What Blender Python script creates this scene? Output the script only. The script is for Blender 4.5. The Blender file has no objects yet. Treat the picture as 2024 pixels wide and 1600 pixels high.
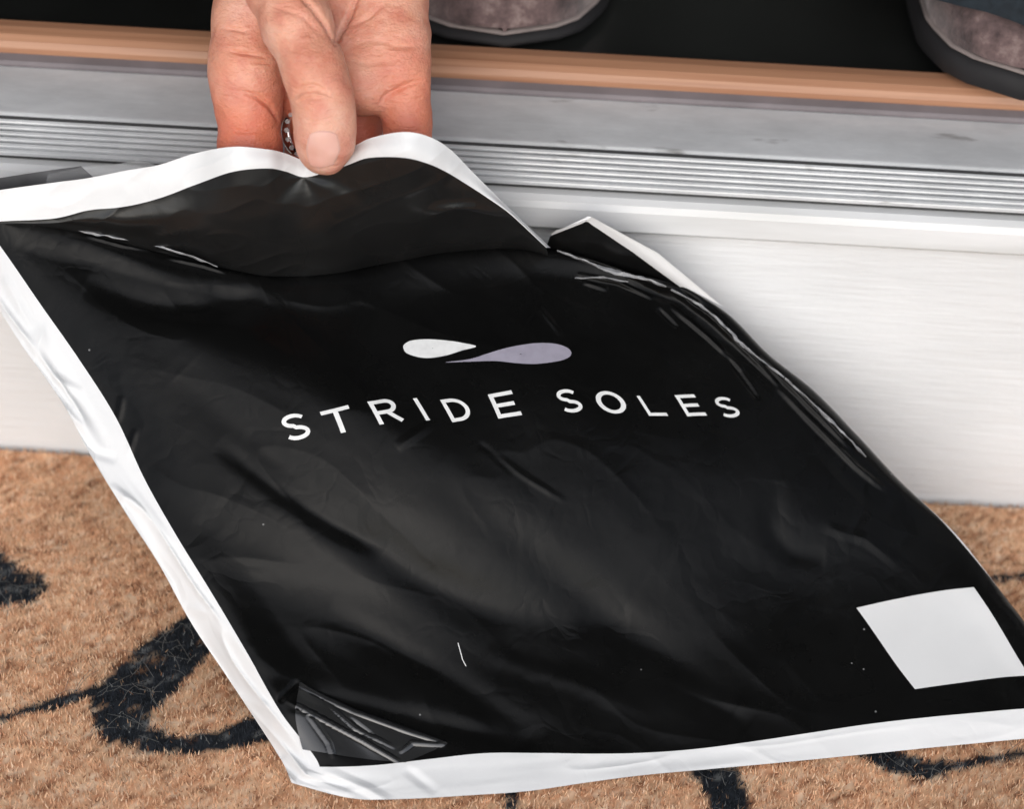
import bpy, bmesh, math, random
import numpy as np
from mathutils import Matrix, Vector
from mathutils.bvhtree import BVHTree
R = math.radians
scene = bpy.context.scene
C = scene.collection
random.seed(4); rng = np.random.default_rng(7)

# ---------------------------------------------------------------- camera
PITCH, ROLL = R(38), R(3.27)
cam = bpy.data.cameras.new('camera'); camo = bpy.data.objects.new('camera', cam); C.objects.link(camo)
up = Vector((-math.sin(ROLL), math.cos(ROLL)*math.sin(PITCH), math.cos(ROLL)*math.cos(PITCH)))
rt = Vector((math.cos(ROLL), math.sin(ROLL)*math.sin(PITCH), math.sin(ROLL)*math.cos(PITCH)))
fw = Vector((0, math.cos(PITCH), -math.sin(PITCH)))
m = Matrix((rt, up, -fw)).transposed().to_4x4(); m.translation = Vector([-0.00163,-0.8095,0.66874])
camo.matrix_world = m
cam.sensor_width = 36; cam.lens = 4800/2024*36; cam.clip_start = .05; cam.clip_end = 3000
cam.dof.use_dof = True; cam.dof.focus_distance = .92; cam.dof.aperture_fstop = 7
scene.camera = camo

# ---------------------------------------------------------------- sky, sun, exposure
SUN_EL, SUN_AZ = R(31), R(183)          # azimuth clockwise from +Y: the veiled sun stands behind the camera
w = bpy.data.worlds.new('World'); scene.world = w; w.use_nodes = True
nt = w.node_tree; nt.nodes.clear()
sky = nt.nodes.new('ShaderNodeTexSky'); sky.sky_type = 'NISHITA'; sky.sun_disc = False
sky.sun_elevation = SUN_EL; sky.sun_rotation = SUN_AZ; sky.dust_density = 1.5; sky.ozone_density = 1
hs = nt.nodes.new('ShaderNodeHueSaturation'); hs.inputs['Saturation'].default_value = .45    # overcast: nearly grey
bg = nt.nodes.new('ShaderNodeBackground'); bg.inputs['Strength'].default_value = .15
wo = nt.nodes.new('ShaderNodeOutputWorld')
nt.links.new(sky.outputs[0], hs.inputs['Color']); nt.links.new(hs.outputs[0], bg.inputs[0]); nt.links.new(bg.outputs[0], wo.inputs[0])
sun = bpy.data.lights.new('sun', 'SUN'); suno = bpy.data.objects.new('sun', sun); C.objects.link(suno)
sun.energy = .5; sun.angle = R(70); sun.color = (1, .99, .98)
sd = Vector((math.sin(SUN_AZ)*math.cos(SUN_EL), math.cos(SUN_AZ)*math.cos(SUN_EL), math.sin(SUN_EL)))
suno.rotation_euler = sd.to_track_quat('Z', 'Y').to_euler(); suno.location = (0, -3, 4)
scene.view_settings.view_transform = 'Standard'; scene.view_settings.look = 'None'
scene.view_settings.gamma = 1; scene.view_settings.use_curve_mapping = False
scene.view_settings.exposure = .50
scene.cycles.max_bounces = 7; scene.cycles.diffuse_bounces = 3; scene.cycles.glossy_bounces = 3; scene.cycles.transmission_bounces = 5

# ---------------------------------------------------------------- helpers
def tag(o, label=None, cat=None, group=None, kind=None):
    if label: o['label'] = label
    if cat: o['category'] = cat
    if group: o['group'] = group
    if kind: o['kind'] = kind
    return o
def link(name, me, mat=None, parent=None, smooth=True):
    o = bpy.data.objects.new(name, me); C.objects.link(o)
    if mat is not None: me.materials.append(mat)
    if smooth and len(me.polygons): me.polygons.foreach_set('use_smooth', [True]*len(me.polygons))
    if parent is not None: o.parent = parent
    return o
def pym(name, V, Fc, mat=None, parent=None, smooth=True):
    me = bpy.data.meshes.new(name); me.from_pydata([tuple(map(float, v)) for v in V], [], [tuple(map(int, f)) for f in Fc]); me.update()
    return link(name, me, mat, parent, smooth)
def fast(name, V, Q, mat=None, parent=None, smooth=True, uv=None):
    """Big mesh from arrays; Q is an (n,3) or (n,4) index array."""
    V = np.asarray(V, np.float32); Q = np.asarray(Q, np.int32); k = Q.shape[1]
    me = bpy.data.meshes.new(name); me.vertices.add(len(V)); me.vertices.foreach_set('co', V.ravel())
    me.loops.add(Q.size); me.loops.foreach_set('vertex_index', Q.ravel())
    me.polygons.add(len(Q)); me.polygons.foreach_set('loop_start', np.arange(0, Q.size, k, dtype=np.int32))
    me.polygons.foreach_set('loop_total', np.full(len(Q), k, np.int32))
    if uv is not None:
        l = me.uv_layers.new(name='UVMap'); l.data.foreach_set('uv', np.asarray(uv, np.float32)[Q.ravel()].ravel())
    me.update(calc_edges=True); me.validate()
    return link(name, me, mat, parent, smooth)
def empty(name, loc=(0, 0, 0)):
    o = bpy.data.objects.new(name, None); C.objects.link(o); o.location = loc; o.empty_display_size = .05; return o
def box(name, lo, hi, mat, parent=None, bev=0.0, seg=2):
    bm = bmesh.new(); bmesh.ops.create_cube(bm, size=1)
    for v in bm.verts: v.co = Vector([lo[i] if v.co[i] < 0 else hi[i] for i in range(3)])
    if bev: bmesh.ops.bevel(bm, geom=list(bm.edges), offset=bev, segments=seg, affect='EDGES', profile=.5)
    me = bpy.data.meshes.new(name); bm.to_mesh(me); bm.free()
    return link(name, me, mat, parent, False)
def extrude_x(name, prof, x0, x1, mat, parent=None, nx=1, smooth=False):
    """A closed (y,z) profile run along x, ends capped."""
    n = len(prof); V = []; Fc = []
    for i in range(nx+1):
        x = x0+(x1-x0)*i/nx
        V += [(x, p[0], p[1]) for p in prof]
    for i in range(nx):
        for k in range(n):
            a = i*n+k; b = i*n+(k+1) % n
            Fc.append((a, b, b+n, a+n))
    Fc.append(tuple(range(n))[::-1]); Fc.append(tuple(range(nx*n, nx*n+n)))
    o = pym(name, V, Fc, mat, parent, smooth)
    bm = bmesh.new(); bm.from_mesh(o.data); bmesh.ops.recalc_face_normals(bm, faces=bm.faces); bm.to_mesh(o.data); bm.free()
    return o
class M:
    """Small node-material builder."""
    def __init__(s, name, col=(.5, .5, .5), rough=.5, metal=0, **kw):
        s.m = bpy.data.materials.new(name); s.m.use_nodes = True; s.nt = s.m.node_tree
        s.b = s.nt.nodes['Principled BSDF']; s.i = s.b.inputs
        s.i['Base Color'].default_value = (*col, 1); s.i['Roughness'].default_value = rough; s.i['Metallic'].default_value = metal
        for k, v in kw.items(): s.i[k].default_value = v
    def n(s, t, **kw):
        nd = s.nt.nodes.new(t)
        for k, v in kw.items():
            if k in nd.inputs: nd.inputs[k].default_value = v
            else: setattr(nd, k, v)
        return nd
    def l(s, a, b): s.nt.links.new(a, b)
    def coord(s, kind='Object', scale=(1, 1, 1)):
        tc = s.n('ShaderNodeTexCoord'); mp = s.n('ShaderNodeMapping'); mp.inputs['Scale'].default_value = scale
        s.l(tc.outputs[kind], mp.inputs[0]); return mp.outputs[0]
    def noise(s, scale, detail=4, co=None, rough=.5):
        t = s.n('ShaderNodeTexNoise', Scale=scale, Detail=detail, Roughness=rough)
        if co is not None: s.l(co, t.inputs['Vector'])
        return t.outputs['Fac']
    def ramp(s, fac, stops):
        r = s.n('ShaderNodeValToRGB'); s.l(fac, r.inputs[0]); e = r.color_ramp.elements
        while len(e) < len(stops): e.new(.5)
        for q, (p, c) in zip(e, stops):
            q.position = p; q.color = (*c, 1) if len(c) == 3 else c
        return r.outputs[0]
    def mix(s, fac, a, b, mode='MIX'):
        x = s.n('ShaderNodeMix', data_type='RGBA', blend_type=mode)
        for v, k in ((fac, 0), (a, 6), (b, 7)):
            if hasattr(v, 'links'): s.l(v, x.inputs[k])
            else: x.inputs[k].default_value = v if k == 0 else (*v, 1)
        return x.outputs[2]
    def math(s, op, a, b=None):
        x = s.n('ShaderNodeMath', operation=op)
        for v, k in ((a, 0), (b, 1)):
            if v is None: continue
            if hasattr(v, 'links'): s.l(v, x.inputs[k])
            else: x.inputs[k].default_value = v
        return x.outputs[0]
    def bump(s, h, strength=.3, dist=.001, chain=None):
        b = s.n('ShaderNodeBump', Strength=strength, Distance=dist); s.l(h, b.inputs['Height'])
        if chain is not None: s.l(chain, b.inputs['Normal'])
        s.l(b.outputs[0], s.i['Normal']); return b.outputs[0]
    def col(s, o): s.l(o, s.i['Base Color'])
    def rough(s, o): s.l(o, s.i['Roughness'])
def lin(r, g, b):
    f = lambda c: c/255/12.92 if c/255 <= .04045 else ((c/255+.055)/1.055)**2.4
    return (f(r), f(g), f(b))

# ---------------------------------------------------------------- materials
def mk_riser():
    a = M('white_woodgrain_paint', (.80, .80, .80), .55)
    co = a.coord('Object', (7, 1, 46)); wv = a.noise(4, 5, co, .6)
    co2 = a.coord('Object', (9, 1, 150)); w2 = a.noise(4, 3, co2)
    h = a.math('ADD', wv, a.math('MULTIPLY', w2, .5)); a.bump(h, .40, .0016)
    st = a.noise(7, 4, a.coord('Object', (1, 1, 2)))
    a.col(a.ramp(st, [(.3, (.70, .70, .70)), (.6, (.79, .79, .79))])); return a.m
def mk_white_trim():
    a = M('white_gloss_paint', (.80, .80, .80), .35); s = a.noise(18, 5, a.coord('Object', (.5, 1, 4)))
    a.col(a.ramp(s, [(.35, (.66, .66, .65)), (.6, (.80, .80, .80))])); a.bump(s, .08, .001); return a.m
def mk_alu(name, base, rough, scr=1.0):
    a = M(name, base, rough, .18); co = a.coord('Object', (3, 220, 220)); n = a.noise(3, 5, co)
    n2 = a.noise(22, 6, a.coord('Object', (1, 2.5, 2.5)), .65); n3 = a.noise(90, 3, a.coord('Object', (.35, 1, 1)))
    c = a.mix(a.ramp(n2, [(.35, (0, 0, 0)), (.75, (1, 1, 1))]), tuple(x*.72 for x in base), base)
    sp = a.ramp(n3, [(.66, (1, 1, 1)), (.74, (.45, .43, .42))])
    a.col(a.mix(1., c, sp, 'MULTIPLY'))
    a.rough(a.ramp(n2, [(.3, (rough+.12,)*3), (.7, (rough-.06,)*3)])); a.bump(n, .12*scr, .0005); return a.m
def mk_wood():
    a = M('bronze_wood', lin(176, 128, 98), .38); n = a.noise(4, 6, a.coord('Object', (2, 90, 90)))
    n2 = a.noise(12, 4, a.coord('Object', (1, 3, 3)))
    a.col(a.mix(n2, a.ramp(n, [(.3, lin(140, 92, 66)), (.7, lin(196, 148, 116))]), lin(176, 128, 98))); a.bump(n, .15, .0006); return a.m
def mk_plain(name, c, rough=.6, var=.25, sc=20, bump=.1, metal=0):
    a = M(name, c, rough, metal); n = a.noise(sc, 5, a.coord('Object'))
    a.col(a.ramp(n, [(.25, tuple(x*(1-var) for x in c)), (.75, tuple(min(1, x*(1+var)) for x in c))]))
    if bump: a.bump(n, bump, .002)
    return a.m
def mk_film(print_rows=True):
    """Mailer film: black print inside the white margin; UV counts control columns and rows."""
    a = M('printed_poly_film' if print_rows else 'flap_film', (.01, .01, .01), .3)
    a.i['Specular IOR Level'].default_value = .12 if print_rows else .36
    tc = a.n('ShaderNodeTexCoord'); se = a.n('ShaderNodeSeparateXYZ'); a.l(tc.outputs['UV'], se.inputs[0])
    if print_rows:
        x0 = a.math('GREATER_THAN', se.outputs[0], 1.0); x1 = a.math('LESS_THAN', se.outputs[0], BODY_NC+.25)
        y0 = a.math('GREATER_THAN', se.outputs[1], 1.0)
        k = a.math('MULTIPLY', a.math('MULTIPLY', x0, x1), y0)
    else:
        k = a.math('LESS_THAN', se.outputs[1], 3.0)
    dirt = a.noise(35, 6, a.coord('Object'), .6)
    blk = a.ramp(dirt, [(.35, (.0025,)*3), (.75, (.0045,)*3)])
    vo = a.n('ShaderNodeTexVoronoi', Scale=110); a.l(a.coord('Object'), vo.inputs['Vector'])
    spk = a.math('MULTIPLY', a.math('LESS_THAN', vo.outputs['Distance'], .045), a.math('GREATER_THAN', a.noise(26, 2, a.coord('Object')), .55))
    blk = a.mix(spk, blk, (.16, .16, .16))
    if not print_rows: blk = a.ramp(dirt, [(.35, (.008,)*3), (.75, (.013,)*3)])
    wh = a.ramp(a.noise(25, 4, a.coord('Object')), [(.3, (.72, .72, .725)), (.7, (.79, .79, .79))])
    a.col(a.mix(k, wh, blk))
    a.rough(a.ramp(a.noise(16, 3, a.coord('Object')), [(.3, (.20,)*3), (.7, (.31,)*3)]))
    n1 = a.noise(60, 4, a.coord('Object', (1, 1, 1)), .55); b1 = a.bump(n1, .12, .0012)
    co = a.coord('Object'); nz = a.n('ShaderNodeTexNoise', Scale=26, Detail=3); a.l(co, nz.inputs['Vector'])
    mv = a.n('ShaderNodeVectorMath', operation='MULTIPLY_ADD'); a.l(nz.outputs['Color'], mv.inputs[0]); mv.inputs[1].default_value = (.05, .05, .05); a.l(co, mv.inputs[2])
    for sc, st, dd in ((30, .55, .0016), (75, .45, .0008)):
        ve = a.n('ShaderNodeTexVoronoi', Scale=sc, feature='DISTANCE_TO_EDGE'); a.l(mv.outputs[0], ve.inputs['Vector'])
        hh = a.math('MULTIPLY', a.math('MINIMUM', ve.outputs['Distance'], .16), a.ramp(a.noise(sc*.4, 2, co), [(.42, (0, 0, 0)), (.62, (1, 1, 1))]))
        b1 = a.bump(hh, st, dd, b1)
    n2 = a.noise(420, 2, a.coord('Object')); a.bump(n2, .05, .0003, b1)
    return a.m
def mk_ink(name, c):
    a = M(name, c, .35); n = a.noise(300, 3, a.coord('Object')); a.col(a.ramp(n, [(.25, tuple(x*.86 for x in c)), (.6, c)])); return a.m
def mk_skin():
    a = M('skin', lin(226, 160, 134), .48)
    n = a.noise(38, 5, a.coord('Object'), .6); n2 = a.noise(110, 4, a.coord('Object'))
    at = a.n('ShaderNodeAttribute', attribute_name='flush_shade')
    c = a.ramp(n, [(.3, lin(206, 134, 108)), (.5, lin(224, 162, 136)), (.72, lin(232, 186, 166))])
    c = a.mix(at.outputs['Fac'], c, lin(218, 112, 78)); c = a.mix(a.ramp(n2, [(.42, (0, 0, 0)), (.75, (.55,)*3)]), c, lin(200, 104, 88)); a.col(c)
    a.i['Subsurface Weight'].default_value = .22; a.i['Subsurface Radius'].default_value = (1, .32, .16); a.i['Subsurface Scale'].default_value = .005
    vo = a.n('ShaderNodeTexVoronoi', Scale=950); a.l(a.coord('Object'), vo.inputs['Vector'])
    ln = a.noise(120, 4, a.coord('Object', (1, 1, 3.2)), .6)
    b = a.bump(ln, .6, .0011); b = a.bump(a.noise(420, 3, a.coord('Object', (1, 1, 2))), .35, .0005, b); b = a.bump(a.noise(150, 3, a.coord('Object', (1, 1, 5)), .6), .5, .0009, b); a.bump(vo.outputs['Distance'], .4, .0004, b); return a.m
def mk_coir():
    a = M('coir_fibre', (.4, .2, .1), .85); at = a.n('ShaderNodeAttribute', attribute_name='tint'); a.col(at.outputs['Color'])
    a.i['Specular IOR Level'].default_value = .2; return a.m
def mk_suede():
    a = M('brown_suede', lin(112, 92, 90), .9); n = a.noise(45, 6, a.coord('Object'), .7); n2 = a.noise(900, 2, a.coord('Object'))
    a.col(a.ramp(n, [(.34, lin(58, 44, 44)), (.5, lin(106, 86, 84)), (.66, lin(160, 140, 134))])); a.bump(n2, .4, .0008)
    a.i['Sheen Weight'].default_value = .4; return a.m
def mk_clear():
    a = M('clear_film', (.9, .9, .9), .15); a.i['Transmission Weight'].default_value = .85; a.i['IOR'].default_value = 1.12; a.i['Alpha'].default_value = .6; return a.m

def cr_weights(n, q):
    """Catmull-Rom weights of n control values at parameters q (0..n-1)."""
    q = np.asarray(q, float); m = len(q); Wm = np.zeros((m, n))
    i = np.clip(np.floor(q).astype(int), 0, n-2); f = q-i
    w = [-.5*f+f**2-.5*f**3, 1-2.5*f**2+1.5*f**3, .5*f+2*f**2-1.5*f**3, -.5*f**2+.5*f**3]
    a = np.arange(m)
    for k in range(4):
        j = i+k-1
        lo = j < 0; hi = j > n-1; ok = ~(lo | hi)
        np.add.at(Wm, (a[ok], j[ok]), w[k][ok])
        np.add.at(Wm, (a[lo], 0*j[lo]), 2*w[k][lo]); np.add.at(Wm, (a[lo], 0*j[lo]+1), -w[k][lo])
        np.add.at(Wm, (a[hi], 0*j[hi]+n-1), 2*w[k][hi]); np.add.at(Wm, (a[hi], 0*j[hi]+n-2), -w[k][hi])
    return Wm
def seg_dist(P, poly):
    """Distance of points to a polyline, and the fraction along it."""
    best = np.full(len(P), 9.); fr = np.zeros(len(P)); poly = np.asarray(poly); ns = len(poly)-1
    for k in range(ns):
        a, b = poly[k], poly[k+1]; ab = b-a
        t = np.clip(((P-a)@ab)/max(ab@ab, 1e-12), 0, 1)
        d = np.linalg.norm(P-a-t[:, None]*ab, axis=1)
        c = d < best; best[c] = d[c]; fr[c] = ((k+t)/ns)[c]
    return best, fr
def vnoise(P, sc, seed):
    """Smooth value noise on 3D points, -1..1."""
    Q = P*sc+seed*17.31; i = np.floor(Q).astype(np.int64); f = Q-i; f = f*f*(3-2*f)
    def h(a, b, c):
        v = (a*73856093) ^ (b*19349663) ^ (c*83492791) ^ (seed*2654435)
        v = (v ^ (v >> 13))*1274126177 & 0x7fffffff
        v = (v ^ (v >> 15))*668265263 & 0x7fffffff
        return (v & 0xffff)/32767.5-1
    r = 0
    for a in (0, 1):
        for b in (0, 1):
            for c in (0, 1):
                w = (f[:, 0] if a else 1-f[:, 0])*(f[:, 1] if b else 1-f[:, 1])*(f[:, 2] if c else 1-f[:, 2])
                r = r+w*h(i[:, 0]+a, i[:, 1]+b, i[:, 2]+c)
    return r
ROT = np.array([[.80, .60, 0], [-.60, .80, 0], [0, 0, 1.]])
def bag_relief(P):
    """Folds and wrinkles of the film: displacement along BAG_N for points on the smooth sheet."""
    n = BAG_N; Q = P-np.outer((P-BAG_O)@n, n); h = np.zeros(len(P))
    for poly, w, amp, fade in FOLDS:
        pa = np.asarray(poly); pc = (pa.min(0)+pa.max(0))/2; near = np.linalg.norm(Q-pc, axis=1) < np.linalg.norm(pa-pc, axis=1).max()+3.2*w
        if not near.any(): continue
        d, fr = seg_dist(Q[near], pa)
        e = np.sin(np.clip(fr, .001, .999)*np.pi)**.5 if fade else 1.
        if w < .0025: h[near] += amp*e*np.clip(1-d/(1.6*w), 0, 1)
        else: h[near] += amp*e*np.exp(-(d/w)**2)
    # long soft wrinkles that run from upper left to lower right
    wd = WR_DIR; S = np.stack([Q@wd*9, Q@np.cross(n, wd)*34, 0*h], 1)
    v = vnoise(S@ROT, 1., 3)+vnoise(S@ROT@ROT+.37, 1.3, 4); h += .00045*v
    S2 = np.stack([Q@wd*30, Q@np.cross(n, wd)*95, 0*h], 1)
    v = 1-np.abs(vnoise(S2@ROT, .8, 5)); m = np.clip(vnoise(Q, 14., 9)+.25, 0, 1)
    h += .0007*m*v**3
    d, fr = seg_dist(Q, np.asarray(SHOULDER))
    sh = np.asarray(SHOULDER); se = sh[-1]-sh[0]; se /= np.linalg.norm(se); S3 = np.stack([Q@se*45, Q@np.cross(n, se)*210, 0*h], 1)
    h += .0009*np.exp(-(d/.007)**2)*(1-np.abs(vnoise(S3, 1., 11)))**2*np.sin(np.clip(fr, 0, 1)*np.pi)
    for pl_, wd_, am in ((LEFTM, .0052, .0028), (BOTM, .004, .0005)):
        pa = np.asarray(pl_); d, fr = seg_dist(Q, pa); se = pa[-1]-pa[0]; se /= np.linalg.norm(se); pe = np.cross(n, se)
        S4 = np.stack([Q@se*30+Q@pe*25, Q@pe*210-Q@se*14, 0*h], 1)
        h += am*np.exp(-(d/wd_)**4)*((1-np.abs(vnoise(S4, 1., 13)))**2-.4)
    return h
def body_points(cp, rp):
    """Body sheet points at pairs of column/row parameters."""
    Wr = cr_weights(BODY.shape[0], rp); Wc = cr_weights(BODY.shape[1], cp)
    P = np.einsum('mi,ijk,mj->mk', Wr, BODY, Wc)
    return P+bag_relief(P)[:, None]*BAG_N

# ---------------------------------------------------------------- measured shapes (metres)
BODY = np.array([[[-0.0753,-0.1908,0.003],[-0.0727,-0.1919,0.0025],[-0.0515,-0.1973,0.0025],[-0.0303,-0.1957,0.0025],[-0.0091,-0.1924,0.0025],[0.0121,-0.1887,0.0025],[0.0333,-0.1829,0.0025],[0.0547,-0.1774,0.0025],[0.0764,-0.173,0.0025],[0.0983,-0.1686,0.0025],[0.1204,-0.164,0.0025],[0.1426,-0.1593,0.0025],[0.165,-0.1545,0.0025],[0.1876,-0.1498,0.0025],[0.2104,-0.1451,0.0025],[0.2333,-0.1405,0.0025],[0.2362,-0.1352,0.002]],[[-0.0789,-0.1831,0.004],[-0.0649,-0.1876,0.008],[-0.0447,-0.1847,0.0074],[-0.0247,-0.1804,0.0078],[-0.0046,-0.1762,0.0082],[0.016,-0.1736,0.0073],[0.0367,-0.1713,0.0062],[0.0575,-0.1683,0.0054],[0.0783,-0.1644,0.0055],[0.0991,-0.1596,0.0063],[0.12,-0.1545,0.0072],[0.141,-0.1494,0.0081],[0.1623,-0.1448,0.0086],[0.1838,-0.1405,0.0088],[0.2055,-0.1365,0.0089],[0.2274,-0.1336,0.008],[0.2296,-0.1198,-0.0069]],[[-0.088,-0.169,0.0058],[-0.0807,-0.1724,0.0195],[-0.0604,-0.1695,0.0184],[-0.0403,-0.1656,0.0187],[-0.0201,-0.1619,0.0188],[0.0006,-0.1594,0.0177],[0.0214,-0.1572,0.0164],[0.0423,-0.1543,0.0155],[0.0633,-0.1501,0.0156],[0.0842,-0.1448,0.0163],[0.1053,-0.1391,0.0173],[0.1266,-0.1335,0.018],[0.1482,-0.1283,0.0182],[0.17,-0.1238,0.0179],[0.1919,-0.1195,0.0172],[0.2141,-0.1166,0.0159],[0.2159,-0.1026,0.0013]],[[-0.104,-0.1527,0.0186],[-0.0949,-0.1555,0.0323],[-0.0747,-0.1526,0.0305],[-0.0545,-0.149,0.0306],[-0.0342,-0.146,0.0302],[-0.0135,-0.1438,0.029],[0.0073,-0.1419,0.0275],[0.0282,-0.1392,0.0264],[0.0492,-0.1349,0.0264],[0.0702,-0.1292,0.0273],[0.0913,-0.1231,0.0283],[0.1127,-0.1172,0.0289],[0.1344,-0.1118,0.029],[0.1562,-0.1073,0.0282],[0.1782,-0.1033,0.027],[0.2004,-0.1008,0.0257],[0.2018,-0.0866,0.0115]],[[-0.1185,-0.1392,0.0317],[-0.1096,-0.1388,0.0454],[-0.0893,-0.1372,0.0443],[-0.069,-0.1347,0.0445],[-0.0488,-0.1327,0.0441],[-0.0282,-0.1312,0.043],[-0.0075,-0.1299,0.0415],[0.0133,-0.1276,0.0403],[0.0342,-0.1233,0.0403],[0.0551,-0.1174,0.0412],[0.0761,-0.1108,0.0422],[0.0974,-0.1045,0.0426],[0.1191,-0.0988,0.0422],[0.1409,-0.094,0.0408],[0.163,-0.0899,0.0385],[0.1853,-0.0868,0.0362],[0.1876,-0.0834,0.034]],[[-0.1319,-0.1256,0.0481],[-0.1247,-0.1226,0.0589],[-0.1041,-0.1235,0.0594],[-0.0837,-0.1226,0.0603],[-0.0636,-0.1221,0.0602],[-0.043,-0.1215,0.0594],[-0.0225,-0.1209,0.0579],[-0.0018,-0.1191,0.0568],[0.0189,-0.115,0.0568],[0.0395,-0.1088,0.0577],[0.0603,-0.1018,0.0586],[0.0814,-0.095,0.0588],[0.1031,-0.0886,0.0579],[0.1249,-0.0834,0.0555],[0.1469,-0.0786,0.0519],[0.1696,-0.0736,0.0475],[0.1719,-0.0702,0.0454]],[[-0.1456,-0.1142,0.0629],[-0.1391,-0.1061,0.0732],[-0.1184,-0.1093,0.0746],[-0.098,-0.1098,0.0757],[-0.078,-0.1106,0.0755],[-0.0577,-0.1109,0.0748],[-0.0374,-0.1112,0.0733],[-0.017,-0.1099,0.0721],[0.0034,-0.106,0.0721],[0.0237,-0.0997,0.0731],[0.0441,-0.0924,0.074],[0.065,-0.0854,0.0738],[0.0864,-0.0788,0.0725],[0.1079,-0.0734,0.0694],[0.1297,-0.0686,0.0648],[0.1523,-0.0624,0.0589],[0.1527,-0.0475,0.0454]],[[-0.1601,-0.1006,0.0789],[-0.152,-0.089,0.0885],[-0.1313,-0.0932,0.0897],[-0.1111,-0.0946,0.0905],[-0.0913,-0.0965,0.0899],[-0.0712,-0.0974,0.089],[-0.0512,-0.0983,0.0872],[-0.0311,-0.0976,0.0857],[-0.011,-0.0939,0.0857],[0.009,-0.0876,0.0867],[0.029,-0.0803,0.0878],[0.0495,-0.0733,0.0876],[0.0705,-0.0668,0.0862],[0.0916,-0.0618,0.0827],[0.113,-0.0575,0.0776],[0.1351,-0.0515,0.0712],[0.1352,-0.0364,0.058]],[[-0.1734,-0.0851,0.0924],[-0.1675,-0.0738,0.1033],[-0.1469,-0.0783,0.1039],[-0.1267,-0.08,0.104],[-0.1069,-0.0825,0.1027],[-0.0869,-0.0838,0.1013],[-0.067,-0.085,0.0992],[-0.047,-0.0846,0.0975],[-0.027,-0.0811,0.0974],[-0.0072,-0.0747,0.0987],[0.0126,-0.0673,0.1],[0.0331,-0.0605,0.1],[0.0539,-0.0543,0.0987],[0.0748,-0.05,0.0952],[0.0958,-0.0466,0.09],[0.1176,-0.0414,0.0838],[0.1172,-0.0261,0.0708]],[[-0.1908,-0.0682,0.1053],[-0.1839,-0.0596,0.1181],[-0.1636,-0.0635,0.1173],[-0.1435,-0.0652,0.1164],[-0.124,-0.068,0.114],[-0.1041,-0.0693,0.112],[-0.0843,-0.0708,0.1093],[-0.0644,-0.0707,0.1071],[-0.0444,-0.0673,0.1069],[-0.0248,-0.0611,0.1083],[-0.0052,-0.0539,0.11],[0.0151,-0.0476,0.1103],[0.0357,-0.0421,0.1093],[0.0563,-0.0389,0.106],[0.0769,-0.0371,0.101],[0.0982,-0.0337,0.0954],[0.0974,-0.0182,0.0827]],[[-0.2062,-0.0503,0.1165],[-0.2002,-0.0455,0.1332],[-0.1804,-0.0482,0.1307],[-0.1605,-0.0494,0.1286],[-0.1411,-0.052,0.125],[-0.1212,-0.0531,0.1222],[-0.1015,-0.0546,0.1188],[-0.0815,-0.0546,0.1163],[-0.0616,-0.0513,0.116],[-0.0419,-0.0451,0.1177],[-0.0223,-0.038,0.1198],[-0.0021,-0.0323,0.1206],[0.0185,-0.0276,0.1202],[0.039,-0.0258,0.1173],[0.0594,-0.0259,0.1127],[0.0803,-0.0246,0.1083],[0.0792,-0.009,0.0958]],[[-0.2233,-0.0328,0.129],[-0.2172,-0.032,0.1482],[-0.1979,-0.0339,0.1441],[-0.1784,-0.0348,0.1406],[-0.1593,-0.0377,0.1357],[-0.1397,-0.0389,0.132],[-0.1202,-0.0407,0.1279],[-0.1004,-0.0411,0.1248],[-0.0806,-0.0381,0.1243],[-0.0612,-0.0322,0.1261],[-0.0418,-0.0255,0.1284],[-0.0218,-0.0206,0.1294],[-0.0014,-0.017,0.1293],[0.0187,-0.0168,0.1265],[0.0388,-0.0189,0.1221],[0.0591,-0.02,0.1184],[0.0576,-0.0042,0.1062]],[[-0.2301,-0.0113,0.1077],[-0.2238,-0.0102,0.1274],[-0.2039,-0.0122,0.1231],[-0.1838,-0.0132,0.1196],[-0.164,-0.0162,0.1145],[-0.1439,-0.0174,0.1108],[-0.1237,-0.0193,0.1065],[-0.1033,-0.0198,0.1033],[-0.0828,-0.0168,0.1028],[-0.0628,-0.0108,0.1047],[-0.0428,-0.0041,0.1072],[-0.0221,0.001,0.1082],[-0.0011,0.0046,0.1081],[0.0197,0.0047,0.1054],[0.0403,0.0025,0.1008],[0.0595,0.0033,0.0995],[0.0578,0.0191,0.0872]]])
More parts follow.
